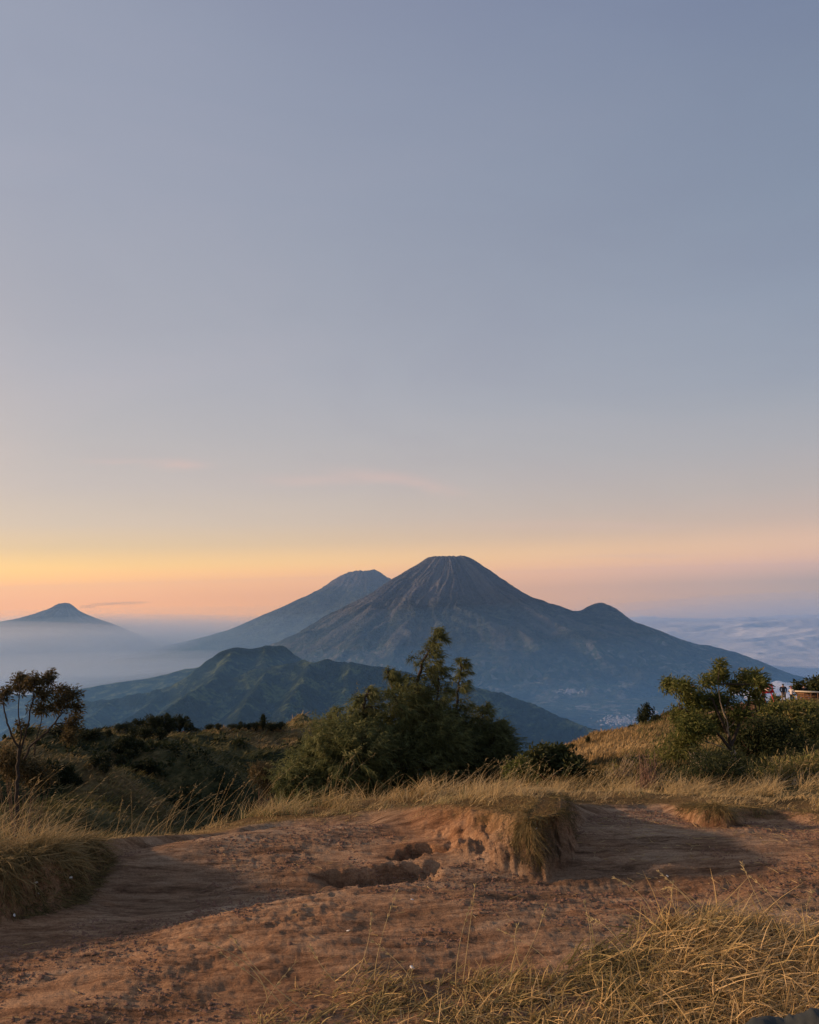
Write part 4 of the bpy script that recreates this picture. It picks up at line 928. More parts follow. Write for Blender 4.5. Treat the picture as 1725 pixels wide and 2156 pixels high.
def make_tree(name, label, cat, basexy, D, limbs, blobs, leafmat, barkmat, per=16, leafl=0.05, leafw=0.014, crad=0.09, twigr=0.006, group=None, seed=3, kind='leaf', wind=0.2, extra_pale=(), dens=1.0, segs=2, depth=0.9, flat=1.0, droop=-0.2):
    """limbs: list of (list of photo points, r0, r1); blobs: (px, py, rx, ry, clusters, tint shift)"""
    rng = np.random.default_rng(seed)
    b3 = at(basexy[0], basexy[1], D); gz = float(ground_z(b3[0:1], b3[1:2])[0]); b3[2] = gz
    root = empty(name, tuple(b3), label, cat, group); nodes = []
    tm = MB()
    for k, (pts, ra, rb) in enumerate(limbs):
        dz = 0.0 if k == 0 else rng.uniform(-0.4, 0.4)
        P = np.array([at(a, b, D + dz * (i / max(1, len(pts) - 1))) for i, (a, b) in enumerate(pts)])
        if k == 0: P[0, 2] = min(P[0, 2], gz - 0.1)
        t = np.linspace(0, 1, 4 * len(pts)); q = np.linspace(0, 1, len(pts))
        PP = np.stack([np.interp(t, q, P[:, i]) for i in range(3)], -1)
        PP[1:-1] = 0.25 * PP[:-2] + 0.5 * PP[1:-1] + 0.25 * PP[2:]; PP[1:-1] += rng.normal(size=PP[1:-1].shape) * ra * 0.25
        tgt = tm
        if k == 0:
            mb0 = MB(); mb0.tube(PP - b3, np.linspace(ra, rb, len(PP)), 7); mb0.build('trunk', barkmat, root, True)
        else:
            mb0 = MB(); mb0.tube(PP - b3, np.linspace(ra, rb, len(PP)), 6)
            mb0.build('branch', M_PALE if k in extra_pale else barkmat, root, True)
        nodes.append(PP)
    nodes = np.vstack(nodes)
    C = []; rad = []; lm = MB(); tw = MB()
    cpx_ = 0.7 * crad * FPX / D
    for (px, py, rx, ry, n, ts) in blobs:
        rx = max(rx - cpx_, 0.35 * rx); ry = max(ry - cpx_, 0.35 * ry); n = int(n * dens); P, c, rr_ = blob_points(px, py, rx, ry, D + rng.uniform(-0.3, 0.3), n, rng, depth)
        leafcloud(lm, P - b3, np.full(n, crad) * rng.uniform(0.6, 1.3, n), per, leafl, leafw, segs, kind, 0.25, droop, rng, ts, wind, flat)
        nn = nodes[np.argmin(((nodes - c) ** 2).sum(1))]
        mid = 0.5 * (nn + c) + np.array([0, 0, -0.1 * rr_]); L = bez(nn, mid, c, 7); tw.tube(L - b3, np.linspace(twigr * 1.8, twigr, 7), 4)
        allp = np.vstack([L[2:], nodes])
        for q in P[:: max(1, n // 26)]:
            s0 = allp[np.argmin(((allp - q) ** 2).sum(1))]; m_ = 0.5 * (s0 + q) + rng.normal(size=3) * 0.1 * np.linalg.norm(q - s0)
            tw.tube(bez(s0, m_, q, 5) - b3, np.linspace(twigr, twigr * 0.35, 5), 3)
    tag(tw.build('twigs', barkmat, root), kind='stuff'); lm.build('crown', leafmat, root)
    return root

def casuarina(name, label, D, leaders, mass, seed, base, needle=1.0, group=None, lowtint=0.0):
    """feathery tree: leaders carry whorled branches, branches carry drooping needle sprays"""
    rng = np.random.default_rng(seed)
    b3 = at(base[0], base[1], D); b3[2] = float(ground_z(b3[0:1], b3[1:2])[0])
    root = empty(name, tuple(b3), label, 'tree', group)
    nm = MB(); bm_ = MB(); s = D / FPX * 1.02
    for li, (pts, nb_, w0, w1, ra) in enumerate(leaders):
        P = np.array([at(a, b, D + rng.uniform(-0.25, 0.25)) for a, b in pts]); 
        if li == 0: P = np.vstack([b3 - [0, 0, 0.1], P])
        t = np.linspace(0, 1, 26); q = np.linspace(0, 1, len(P)); PP = np.stack([np.interp(t, q, P[:, i]) for i in range(3)], -1)
        PP[1:-1] += rng.normal(size=PP[1:-1].shape) * 0.012
        mb0 = MB(); mb0.tube(PP - b3, np.linspace(ra, 0.006, 26), 6); mb0.build('trunk' if li == 0 else 'branch', M_BARK, root, True)
        t0 = 0.25 if li == 0 else 0.05
        for k in range(nb_):
            u = t0 + (1 - t0) * (k + rng.random()) / nb_; O = np.array([np.interp(u, t, PP[:, i]) for i in range(3)])
            fade_ = (u - t0) / (1 - t0); Lb = ((w0 * (1 - fade_) + w1 * fade_) * rng.uniform(0.45, 1.15)) * s
            a = rng.uniform(0, 2 * math.pi); dh = np.array([math.cos(a), math.sin(a), 0]); dh = dh + np.array([0.28, 0, 0])
            dirb = unit(dh + np.array([0, 0, rng.uniform(0.25, 0.75)])); droop = np.array([0.16, 0, -0.28])
            tb = np.linspace(0, 1, 7); B = O + dirb * Lb * tb[:, None] + droop * Lb * (tb ** 2)[:, None]
            bm_.tube(B - b3, np.linspace(0.008, 0.0025, 7), 3, 0.5, False)
            m_ = int(rng.integers(13, 22) * max(0.5, Lb / 0.5) * needle); tq = rng.uniform(0.12, 1.0, m_); Q_ = np.stack([np.interp(tq, tb, B[:, i]) for i in range(3)], -1)
            sub = unit(dirb + rng.normal(size=(m_, 3)) * 0.75 + np.array([0.15, 0, 0.1])); ls = rng.uniform(0.06, 0.17, m_) * (0.6 + 0.5 * (1 - fade_))
            base_t = np.clip(rng.random() * 0.6 + lowtint, 0, 1)
            kk = 9; E_ = Q_[:, None, :] + sub[:, None, :] * (ls[:, None] * rng.uniform(0.1, 1, (m_, kk)))[:, :, None]
            nd = unit(sub[:, None, :] * 0.8 + rng.normal(size=(m_, kk, 3)) * 0.38 + np.array([0.12, 0, -0.18]))
            strands(nm, (E_ - b3).reshape(-1, 3), nd.reshape(-1, 3), rng.uniform(0.05, 0.12, m_ * kk), np.array([0.15, 0, -0.50]), 0.012, 1, 'blade',
                    np.clip(base_t + 0.45 * rng.random(m_ * kk), 0, 1), rng)
    for (px, py, rx, ry, n, ts) in mass:                          # dense lower skirts
        P, c, rr_ = blob_points(px, py, rx, ry, D + rng.uniform(-0.5, 0.2), n, rng, 0.9)
        m_ = len(P); kk = 22; out = unit(P - c + np.array([0, 0, 0.35 * rr_]) + rng.normal(size=P.shape) * 0.25 * rr_)
        E_ = P[:, None, :] + out[:, None, :] * rng.uniform(-0.10, 0.16, (m_, kk))[:, :, None] + rng.normal(size=(m_, kk, 3)) * 0.022
        nd = unit(out[:, None, :] * 0.9 + rng.normal(size=(m_, kk, 3)) * 0.40 + np.array([0.15, 0, 0.0]))
        ct = np.repeat(rng.random(m_) * 0.5, kk)
        strands(nm, (E_ - b3).reshape(-1, 3), nd.reshape(-1, 3), rng.uniform(0.06, 0.15, m_ * kk), np.array([0.15, 0, -0.50]), 0.015, 1, 'blade', np.clip(ct + 0.45 * rng.random(m_ * kk) + ts, 0, 1), rng)
        io = np.argsort(-np.linalg.norm((P - c) / [rr_, rr_, ry * D / FPX], axis=1))[: max(6, n // 3)]; O = P[io]; ns = len(io)
        sh = unit(unit(O - c) * 0.8 + np.array([0.28, 0, 0.45]) + rng.normal(size=(ns, 3)) * 0.3); sl = rng.uniform(0.15, 0.50, ns); ks = 34
        tq = rng.uniform(0, 1, (ns, ks)); E2 = O[:, None, :] + sh[:, None, :] * (sl[:, None] * tq)[:, :, None] + np.array([0.12, 0, -0.22]) * (sl[:, None] * tq ** 2)[:, :, None]
        n2_ = unit(sh[:, None, :] * 0.7 + rng.normal(size=(ns, ks, 3)) * 0.42 + np.array([0.1, 0, -0.15]))
        strands(nm, (E2 - b3).reshape(-1, 3), n2_.reshape(-1, 3), (rng.uniform(0.05, 0.11, (ns, ks)) * (1.15 - 0.7 * tq)).ravel(), np.array([0.15, 0, -0.4]), 0.011, 1, 'blade', np.clip(np.repeat(rng.random(ns) * 0.5, ks) + 0.4 * rng.random(ns * ks) + ts + 0.1, 0, 1), rng)
        for q in P[::9]:
            bm_.tube(bez(c + [0, 0, -0.5 * rr_], 0.5 * (c + q), q, 5) - b3, np.linspace(0.012, 0.003, 5), 3, 0.5, False)
    tag(bm_.build('twigs', M_BARK, root), kind='stuff'); nm.build('crown', M_CASU, root)
    return root

casuarina('casuarina_tree', 'tallest feathery dark casuarina in the middle with a thin wind-bent tip', 15.0,
          [([(905, 1640), (872, 1560), (868, 1490), (880, 1430), (893, 1385), (915, 1352), (926, 1326)], 68, 96, 9, 0.065),
           ([(872, 1560), (850, 1500), (838, 1450), (836, 1418)], 22, 50, 12, 0.03), ([(900, 1540), (920, 1480), (925, 1430), (915, 1395)], 24, 50, 12, 0.03), ([(848, 1520), (832, 1470), (822, 1432), (816, 1412)], 26, 40, 7, 0.02),
           ([(850, 1600), (810, 1540), (795, 1500)], 22, 62, 18, 0.03)],
          [(870, 1540, 85, 50, 260, 0.05), (850, 1600, 100, 62, 340, -0.1), (900, 1620, 125, 66, 360, -0.25), (890, 1495, 50, 34, 110, 0.18), (845, 1480, 32, 26, 50, 0.2), (935, 1560, 50, 34, 110, -0.05), (880, 1460, 20, 24, 26, 0.15)], 5, (890, 1655))
casuarina('casuarina_tree', 'dark casuarina with a slender spindly leader just right of the tallest one', 15.6,
          [([(985, 1640), (966, 1560), (962, 1500), (966, 1450), (972, 1415), (970, 1388)], 46, 66, 7, 0.05), ([(975, 1600), (1010, 1560), (1040, 1530)], 22, 50, 16, 0.03),
           ([(960, 1580), (950, 1530), (945, 1490)], 16, 40, 14, 0.025), ([(1000, 1580), (1008, 1540), (1016, 1505), (1022, 1486)], 26, 44, 8, 0.02), ([(1030, 1590), (1044, 1550), (1056, 1520)], 20, 40, 8, 0.02)],
          [(990, 1585, 80, 50, 300, -0.2), (1035, 1585, 45, 42, 180, -0.12), (960, 1630, 95, 50, 240, -0.3), (985, 1540, 50, 35, 120, -0.05), (1055, 1625, 40, 36, 140, -0.15),  (1048, 1545, 18, 16, 30, 0.1)], 6, (985, 1655))
casuarina('casuarina_tree', 'low bushy olive casuarina spreading at the left foot of the tallest one', 14.4,
          [([(750, 1660), (752, 1580), (762, 1520), (768, 1480), (775, 1452)], 50, 66, 20, 0.045), ([(740, 1640), (710, 1580), (700, 1525), (712, 1495)], 30, 48, 14, 0.03),
           ([(720, 1660), (670, 1600), (650, 1560)], 26, 46, 14, 0.03), ([(760, 1620), (800, 1570), (815, 1530)], 24, 48, 16, 0.03)],
          [(745, 1580, 62, 56, 260, 0.2), (700, 1605, 66, 52, 280, 0.2), (780, 1620, 80, 56, 280, 0.05), (650, 1625, 50, 44, 200, 0.15), (725, 1540, 42, 36, 120, 0.28), (690, 1560, 40, 34, 110, 0.25), (765, 1500, 26, 30, 60, 0.3), (620, 1640, 34, 28, 90, 0.15), (630, 1650, 36, 26, 90, 0.1), (700, 1650, 70, 30, 160, 0.0)], 7, (745, 1665), lowtint=0.25)

# thin tree at the left edge
make_tree('thin_tree', 'thin bare-limbed tree with dark leaf clumps rising at the left edge of the view', 'tree', (35, 1745), 21.0,
          [([(33, 1760), (34, 1705), (37, 1660), (38, 1620), (41, 1575)], 0.05, 0.034), ([(41, 1578), (25, 1552), (14, 1520), (9, 1490), (5, 1468)], 0.026, 0.012),
           ([(41, 1590), (50, 1560), (60, 1520), (68, 1480), (72, 1440)], 0.030, 0.010), ([(50, 1600), (65, 1570), (95, 1545), (120, 1518), (131, 1500), (140, 1475)], 0.030, 0.012),
           ([(42, 1580), (44, 1540), (38, 1500), (42, 1450)], 0.022, 0.010), ([(72, 1590), (76, 1555), (88, 1520), (88, 1480)], 0.018, 0.008), ([(68, 1480), (85, 1450), (103, 1425)], 0.012, 0.006)],
          [(5, 1470, 22, 18, 34, 0.0), (45, 1443, 30, 22, 60, 0.05), (38, 1428, 16, 11, 22, 0.0), (74, 1436, 26, 20, 55, 0.05), (102, 1430, 15, 15, 30, 0), (106, 1418, 9, 9, 14, 0.05), (86, 1462, 28, 20, 60, 0.1),
           (128, 1451, 18, 15, 36, 0), (150, 1462, 20, 17, 42, 0), (160, 1488, 17, 17, 34, 0), (124, 1482, 30, 24, 66, 0.05), (82, 1492, 30, 16, 44, 0.1), (152, 1522, 22, 24, 54, 0), (40, 1528, 9, 8, 12, 0.05), (145, 1550, 20, 18, 40, -0.05), (15, 1455, 18, 12, 18, 0)],
          M_LEAF3, M_BARK, per=17, leafl=0.085, leafw=0.026, crad=0.12, dens=0.6, twigr=0.007, seed=8)
# wind-bent tree on the right slope
make_tree('wind_bent_tree', 'wind-bent tree with ragged olive crown and pale bare branches on the right slope', 'tree', (1545, 1640), 10.4,
          [([(1550, 1650), (1546, 1585), (1530, 1540), (1512, 1500), (1500, 1470)], 0.026, 0.011), ([(1550, 1590), (1527, 1531), (1508, 1492), (1478, 1449)], 0.011, 0.005), ([(1540, 1575), (1555, 1530), (1575, 1480), (1585, 1440)], 0.022, 0.010),
           ([(1540, 1580), (1510, 1540), (1465, 1505), (1430, 1490)], 0.020, 0.008), ([(1535, 1560), (1532, 1520), (1518, 1485), (1512, 1440)], 0.010, 0.005), ([(1545, 1582), (1500, 1565), (1470, 1555)], 0.009, 0.004),
           ([(1532, 1535), (1560, 1510), (1600, 1495)], 0.008, 0.003), ([(1553, 1625), (1540, 1570), (1525, 1520), (1528, 1490)], 0.008, 0.003)],
          [(1407, 1441, 20, 18, 60, 0.05), (1438, 1448, 27, 20, 95, 0.1), (1462, 1474, 38, 24, 150, 0.0), (1512, 1420, 24, 22, 80, 0.0), (1516, 1400, 11, 14, 24, 0.0), (1488, 1435, 20, 15, 40, 0.0), (1545, 1447, 26, 16, 70, 0.15),
           (1578, 1426, 32, 20, 120, 0.1), (1600, 1440, 20, 16, 46, -0.05), (1588, 1462, 22, 14, 40, 0.0), (1513, 1474, 36, 22, 120, -0.1), (1428, 1508, 28, 24, 80, 0.05), (1462, 1530, 48, 34, 200, 0.0),
           (1520, 1520, 40, 30, 90, -0.15), (1560, 1500, 30, 20, 60, -0.1), (1440, 1560, 34, 28, 90, 0.1), (1600, 1475, 14, 8, 14, -0.1)],
          M_LEAF2, M_BARK, per=18, leafl=0.050, leafw=0.013, crad=0.080, dens=0.55, twigr=0.0045, seed=9, extra_pale=(1, 4, 5, 6, 7), wind=0.3)

def shrub(name, label, cat, px, py, D, blobs, leafmat, seed, per=14, leafl=0.05, leafw=0.016, crad=0.08, stems=6, bark=None, wind=0.1, group=None, twigr=0.005, droop=-0.2):
    rng = np.random.default_rng(seed); bark = bark or M_TWIG
    b3 = at(px, py, D); b3[2] = float(ground_z(b3[0:1], b3[1:2])[0]); root = empty(name, tuple(b3), label, cat, group)
    st = MB(); lm = MB()
    for (bx, by, rx, ry, n, ts) in blobs:
        P, c, rr_ = blob_points(bx, by, rx, ry, D + rng.uniform(-0.2, 0.2), n, rng, 0.9)
        leafcloud(lm, P - b3, np.full(n, crad) * rng.uniform(0.6, 1.3, n), per, leafl, leafw, 2, 'leaf', 0.3, droop, rng, ts, wind)
        for q in P[:: max(1, n // stems)]:
            a = b3 + np.array([rng.normal() * 0.06, rng.normal() * 0.06, -0.05]); m_ = 0.5 * (a + q) + np.array([0, 0, 0.12 * np.linalg.norm(q - a)])
            st.tube(bez(a, m_, q, 6) - b3, np.linspace(twigr * 1.6, twigr * 0.4, 6), 4)
    st.build('stems', bark, root); lm.build('foliage', leafmat, root); return root

shrub('leafy_bush', 'dark broad-leaved bush on the grass edge right of the casuarinas', 'bush', 1178, 1648, 9.0,
      [(1172, 1612, 48, 32, 150, 0.0), (1140, 1598, 28, 22, 50, 0.1), (1205, 1622, 30, 24, 60, 0.0), (1165, 1588, 34, 14, 40, 0.15)], M_LEAF, 21, 14, 0.055, 0.026, 0.07)
shrub('leafy_bush', 'small olive bush at the right foot of the casuarinas', 'bush', 1095, 1660, 12.0, [(1085, 1622, 28, 18, 60, 0.0), (1110, 1612, 22, 16, 40, 0.1)], M_LEAF2, 22, 12, 0.06, 0.02, 0.09)
shrub('twiggy_bush', 'reddish leafless twiggy bush at the edge of the bare soil right of the golden slope', 'bush', 1368, 1662, 7.6,
      [(1368, 1612, 34, 34, 70, 0.3)], M_LEAF3, 23, 2, 0.02, 0.006, 0.05, 70, M_TWIG, 0.1, None, 0.0030)
shrub('twiggy_bush', 'pale dry twiggy bush left of the reddish leafless one', 'bush', 1300, 1655, 8.6,
      [(1300, 1622, 30, 20, 40, 0.4), (1330, 1600, 22, 22, 30, 0.4)], M_LEAF2, 24, 5, 0.03, 0.008, 0.05, 22, M_PALE, 0.1, None, 0.0028)
shrub('ferny_shrub', 'green ferny shrub below the wind-bent tree at the edge of the soil', 'shrub', 1500, 1662, 7.8,
      [(1500, 1625, 46, 28, 90, 0.0), (1455, 1640, 36, 16, 50, 0.1), (1540, 1610, 30, 30, 60, 0.05), (1420, 1648, 26, 12, 26, 0.1), (1475, 1592, 26, 16, 24, 0.1)], M_LEAF, 25, 16, 0.045, 0.008, 0.07, 18, M_PALE, 0.25, None, 0.003, -0.4)
shrub('ferny_shrub', 'dark shrub mass right of the wind-bent tree', 'shrub', 1600, 1600, 11.5,
      [(1600, 1560, 52, 38, 190, -0.1), (1650, 1575, 48, 32, 150, -0.1), (1560, 1560, 30, 30, 80, -0.1), (1620, 1530, 40, 20, 90, 0.05)], M_LEAF, 26, 15, 0.055, 0.014, 0.09, 14, M_TWIG)
shrub('ferny_shrub', 'bright green leafy shrub on the slope below the standing people', 'shrub', 1660, 1540, 17,
      [(1660, 1512, 44, 22, 150, 0.25), (1700, 1520, 36, 24, 110, 0.15), (1625, 1500, 26, 14, 60, 0.1), (1690, 1495, 36, 12, 70, 0.2)], M_LEAF2, 27, 15, 0.09, 0.026, 0.14, 10, M_TWIG)
shrub('ferny_shrub', 'dark green shrub at the right edge of the slope halfway up', 'shrub', 1712, 1580, 13,
      [(1715, 1545, 34, 30, 120, 0.0), (1700, 1585, 42, 24, 110, 0.05), (1740, 1570, 40, 40, 120, 0.0)], M_LEAF, 28, 15, 0.07, 0.018, 0.10, 10, M_TWIG)
shrub('ferny_shrub', 'olive shrub with straw grass under the crown left side of the wind-bent tree', 'shrub', 1425, 1610, 12.5,
      [(1425, 1575, 36, 26, 110, 0.2), (1395, 1600, 26, 20, 60, 0.3), (1455, 1600, 30, 20, 70, 0.1)], M_LEAF2, 29, 14, 0.06, 0.014, 0.09, 10, M_TWIG)
shrub('ferny_shrub', 'rusty brown dry shrub behind the wind-bent tree just below the skyline', 'shrub', 1560, 1520, 24,
      [(1565, 1502, 28, 16, 70, 0.5), (1590, 1515, 24, 12, 50, 0.4)], leafy('rusty_leaves', [(0, (0.06, 0.035, 0.022)), (1, (0.24, 0.135, 0.085))], None, 0, 0.3), 30, 14, 0.1, 0.03, 0.15, 10, M_TWIG)
shrub('low_shrub', 'tall straw-tipped shrub above the grass at the right edge of the soil', 'shrub', 1660, 1655, 8.0,
      [(1660, 1632, 60, 22, 130, 0.45), (1715, 1622, 40, 26, 90, 0.4)], M_LEAF2, 31, 14, 0.06, 0.008, 0.08, 16, M_PALE, 0.2, None, 0.003)
shrub('dark_shrub', 'dark brown shrub in the hollow left of the casuarinas', 'shrub', 555, 1660, 19, [(552, 1632, 26, 22, 80, 0.3), (590, 1650, 34, 24, 90, -0.1)], M_LEAF3, 32, 14, 0.09, 0.024, 0.13, 10)
shrub('dark_shrub', 'dark scrub round the foot of the thin tree at the left edge', 'shrub', 50, 1650, 26, [(45, 1618, 40, 26, 110, 0.1), (10, 1600, 30, 22, 70, 0.35), (85, 1635, 30, 18, 50, 0.0)], M_LEAF3, 33, 14, 0.12, 0.034, 0.18, 10)

# low scrub covering the shaded flanks of the hills
x, y, r, a = polar_pts(9000, R(-31), R(9), 26, 132); m = fbm(x / 13, y / 13, 4, 871) > 0.13; x, y, r = x[m][:800], y[m][:800], r[m][:800]
mb = MB(); rad_ = (0.18 + 0.0038 * r) * RNG.uniform(0.5, 1.4, len(x)); cc_ = np.stack([x, y, ground_z(x, y) + rad_ * 0.45], -1); per_ = 15
off = rdirs(len(x) * per_) * RNG.random((len(x) * per_, 1)) ** 0.4; sz_ = np.repeat(0.0042 * r + 0.05, per_)
strands(mb, np.repeat(cc_, per_, 0) + off * np.repeat(rad_, per_)[:, None] * [1, 1, .7], unit(off + [0, 0, .5] + RNG.normal(size=off.shape) * .5), sz_ * 1.3, (0, 0, -.1), sz_ * 0.6, 2, 'leaf', np.clip(np.repeat(RNG.random(len(x)), per_) * .6 + .4 * RNG.random(len(off)), 0, 1))
o = mb.build('scrub', leafy('scrub_leaves', [(0, (0.014, 0.020, 0.008)), (0.7, (0.040, 0.048, 0.017)), (1, (0.085, 0.085, 0.030))], None, 0, 0.2)); tag(o, 'low dark scrub matting the flanks of the left hills', 'scrub', kind='stuff')

# bushes dotted over the middle hills: four leaf masses, copied
def bush_mesh(seed, tall=False):
    rng = np.random.default_rng(seed); mb = MB(); C = rdirs(46, rng) * (rng.random((46, 1)) ** 0.4) * [0.5, 0.5, 0.42]; C[:, 2] += 0.46
    if tall: C[:, 0:2] *= (1.15 - C[:, 2:3]); C[:, 2] *= 1.0
    leafcloud(mb, C, np.full(46, 0.13), 26, 0.11, 0.05, 2, 'leaf', 0.4, -0.1, rng)
    for q in C[::4]: mb.tube(bez(np.array([0, 0, -0.1]), np.array([q[0] * .3, q[1] * .3, q[2] * .6]), q, 4), [0.03, 0.02, 0.015, 0.01], 3, 0.0)
    return mb.build('hill_bush', M_BUSH, link=False)
BM = [bush_mesh(60 + i) for i in range(5)]; BT = bush_mesh(70, True)
def cpx(cx, cy): return cx * 0.3638, 1140.9 + cy * 0.3638
bushes = [
 # crop position of foot, half width, height, label, tall
 (375, 1155, 80, 85, 'wide dark bush behind the thin tree on the left skyline'), (520, 1145, 60, 62, 'dark bush on the left skyline beside the wide one'), (630, 1132, 17, 38, 'small round bush alone on the left skyline before the grove'),
 (690, 1105, 22, 42, 'small bush at the left end of the hilltop grove'),
 (740, 1098, 34, 45, 'low bush in the hilltop grove next to its left end'), (800, 1092, 38, 58, 'middle-sized bush in the left half of the hilltop grove'), (890, 1100, 48, 92, 'tall round bush in the middle of the hilltop grove'), (970, 1110, 48, 98, 'tallest dark bush of the hilltop grove'),
 (1045, 1100, 50, 88, 'broad tall bush in the right half of the hilltop grove'), (1095, 1090, 32, 58, 'bush closing the right end of the hilltop grove'), (780, 1135, 38, 58, 'lower bush in front of the left half of the hilltop grove'), (840, 1145, 44, 70, 'lower bush in front of the tall round one in the hilltop grove'), (925, 1145, 38, 58, 'lower bush in front of the tallest one of the hilltop grove'),
 (1132, 1092, 24, 26, 'tiny low bush just right of the hilltop grove'), (1213, 1088, 24, 30, 'small bush between the grove and the pointed tree'), (1265, 1088, 20, 32, 'small round bush on the crest halfway to the pointed tree'), (1342, 1090, 24, 34, 'low bush on the crest left of the pointed tree'), (1392, 1092, 28, 44, 'broader bush on the crest left of the pointed tree'),
 (1440, 1092, 26, 38, 'bush on the crest near the foot of the pointed tree'), (1524, 1085, 26, 78, 'pointed little tree on the crest of the left hill'), (1478, 1090, 22, 38, 'bush touching the left side of the pointed tree'), (1572, 1092, 34, 40, 'bush on the crest just right of the pointed tree'), (1625, 1085, 34, 36, 'last bush on the crest before the casuarinas'),
 (700, 1235, 44, 92, 'tall dark bush halfway down the left hill, leftmost of its group'), (742, 1190, 38, 66, 'upper bush of the group halfway down the left hill'), (795, 1230, 38, 80, 'right bush of the group halfway down the left hill'), (750, 1260, 28, 46, 'small bush in the middle of the group halfway down the left hill'), (700, 1308, 38, 66, 'round bush below the group halfway down the left hill'),
 (555, 1308, 38, 62, 'dark bush at the left end of the lower pair on the left hill'), (612, 1300, 34, 66, 'dark bush in the middle of the lower slope of the left hill'), (608, 1335, 34, 48, 'low bush in front of the lower pair on the left hill'), (800, 1335, 45, 56, 'low wide bush above the shadowed mound on the left hill'), (862, 1352, 50, 78, 'large dark bush right above the shadowed mound'),
 (285, 1395, 50, 115, 'tall dark bush on the low mound by the thin tree'), (380, 1402, 45, 98, 'second tall bush on the low mound by the thin tree'), (200, 1375, 44, 58, 'low bush left on the mound by the thin tree'), (240, 1395, 38, 62, 'low bush on the mound in front of the tall one'), (442, 1412, 28, 52, 'small bush at the right end of the mound by the thin tree'),
]
for i, (cx_, cy_, hw, hh2, lab) in enumerate(bushes):
    px, py = cpx(cx_, cy_); res = None
    for dy in range(0, 40, 2):
        res = hit(px, py + dy, 30, 230)
        if res is not None: break
    if res is None: continue
    P, dist = res; sx = hw * 2 * 0.3638 / FPX * dist * 1.05; sz = hh2 * 0.3638 / FPX * dist * 1.12
    o = inst('hill_bush', BT if 'pointed' in lab and 'little' in lab else BM[i % 5], None, tuple(P), (0, 0, random.random() * 6), (sx, sx, sz))
    tag(o, lab, 'bush', 'bushes scattered over the left hill')
for (px, py, wpx, hpx, lab, cat_, dd) in [(1362, 1526, 36, 38, 'small round dark tree on the crest of the golden slope', 'tree', (30, 70)), (1352, 1524, 18, 20, 'low dark bush touching the small round tree on the golden slope', 'bush', (30, 70)), (1382, 1524, 22, 16, 'low dark bush at the right foot of the small round tree', 'bush', (30, 75)),
                                   (1239, 1566, 10, 14, 'tiny lone dark bush on the skyline of the golden slope', 'bush', (25, 60)), (1330, 1538, 14, 10, 'tiny bush on the golden skyline left of the small round tree', 'bush', (25, 60)),
                                   (1206, 1578, 18, 11, 'low bush on the skyline at the left end of the golden slope', 'bush', (20, 50)), (1150, 1592, 26, 12, 'low dark scrub on the skyline above the broad-leaved bush', 'bush', (20, 45)), (1245, 1596, 12, 11, 'small brown bush in the middle of the golden slope', 'bush', (15, 40))]:
    res = None
    for dy in range(0, 60, 2):
        res = hit(px, py + dy, dd[0] * 0.6, dd[1] * 1.5)
        if res is not None: break
    P, dist = res; o = inst('hill_bush', BM[int(px) % 5], None, tuple(P), (0, 0, px), (wpx / FPX * dist, wpx / FPX * dist, hpx * 1.15 / FPX * dist)); tag(o, lab, cat_, 'bushes on the golden slope')
# the red speck of a tent among the trees on the hill
res = hit(*cpx(1062, 1108), 60, 230) or hit(*cpx(1062, 1120), 60, 230)
P, dist = res; mb = MB(); th = np.linspace(0, math.pi, 9)
prof_ = 0.42 * np.stack([np.cos(th) * 1.0, 0 * th, np.sin(th) * 0.95], -1); rings = [prof_ * [s_, 1, s_] + [0, yy * 0.42, 0] for yy, s_ in ((-1.1, 0.35), (-0.7, 0.8), (0, 1.0), (0.7, 0.8), (1.1, 0.35))]
mb.add(np.vstack(rings), gridq(5, 9)); o = mb.build('tent', plain('red_tent_fabric', (0.55, 0.04, 0.03), 0.7, 0.1), None, True); o.location = tuple(P); tag(o, 'tiny red dome tent at the right foot of the hilltop grove', 'tent')

# ---------------------------------------------------------------- the viewpoint at the right: sign, people, bamboo stall
VP = {}
def on_hill(px, D):
    d = ray(px, 1475); hd = math.hypot(d[0], d[1]); x_, y_ = d[0] / hd * D, d[1] / hd * D
    return np.array([x_, y_, float(ground_z(np.array([x_]), np.array([y_]))[0])])
def up_at(px, py, D): return at(px, py, D)[2]

M_RED = plain('red_paint', (0.50, 0.035, 0.045), 0.6, 0.2, 6); M_WHITE = plain('white_paint', (0.78, 0.66, 0.64), 0.6, 0.08, 6)
Ds = 78.0; base = on_hill(1616, Ds); m_px = Ds * 1.02 / FPX
sg = empty('signboard', tuple(base), 'red signboard on two thin red posts tilted beside the wind-bent tree, with a white diamond', 'sign', None, math.atan2(-base[0], base[1]))
top_z = up_at(1616, 1441, Ds) - base[2]; low_z = up_at(1616, 1459, Ds) - base[2]; bh = top_z - low_z; bw = 22 * m_px; zc_ = (top_z + low_z) / 2; tl = R(-6)
cT, sT = math.cos(tl), math.sin(tl); rt = [[cT, 0, sT], [0, 1, 0], [-sT, 0, cT]]
mb = MB(); mb.box((0, 0, zc_), (bw, 0.05, bh), rt); mb.build('board', M_RED, sg)
mb = MB()
for (ox, oz, sx, sz) in ((0, bh / 2, bw + .08, .07), (0, -bh / 2, bw + .08, .07), (-bw / 2, 0, .07, bh), (bw / 2, 0, .07, bh)):
    mb.box((ox * cT + oz * sT, -0.035, zc_ - ox * sT + oz * cT), (sx, 0.05, sz), rt)
mb.build('frame', plain('dark_red_paint', (0.36, 0.02, 0.03), 0.6, 0.2, 6), sg)
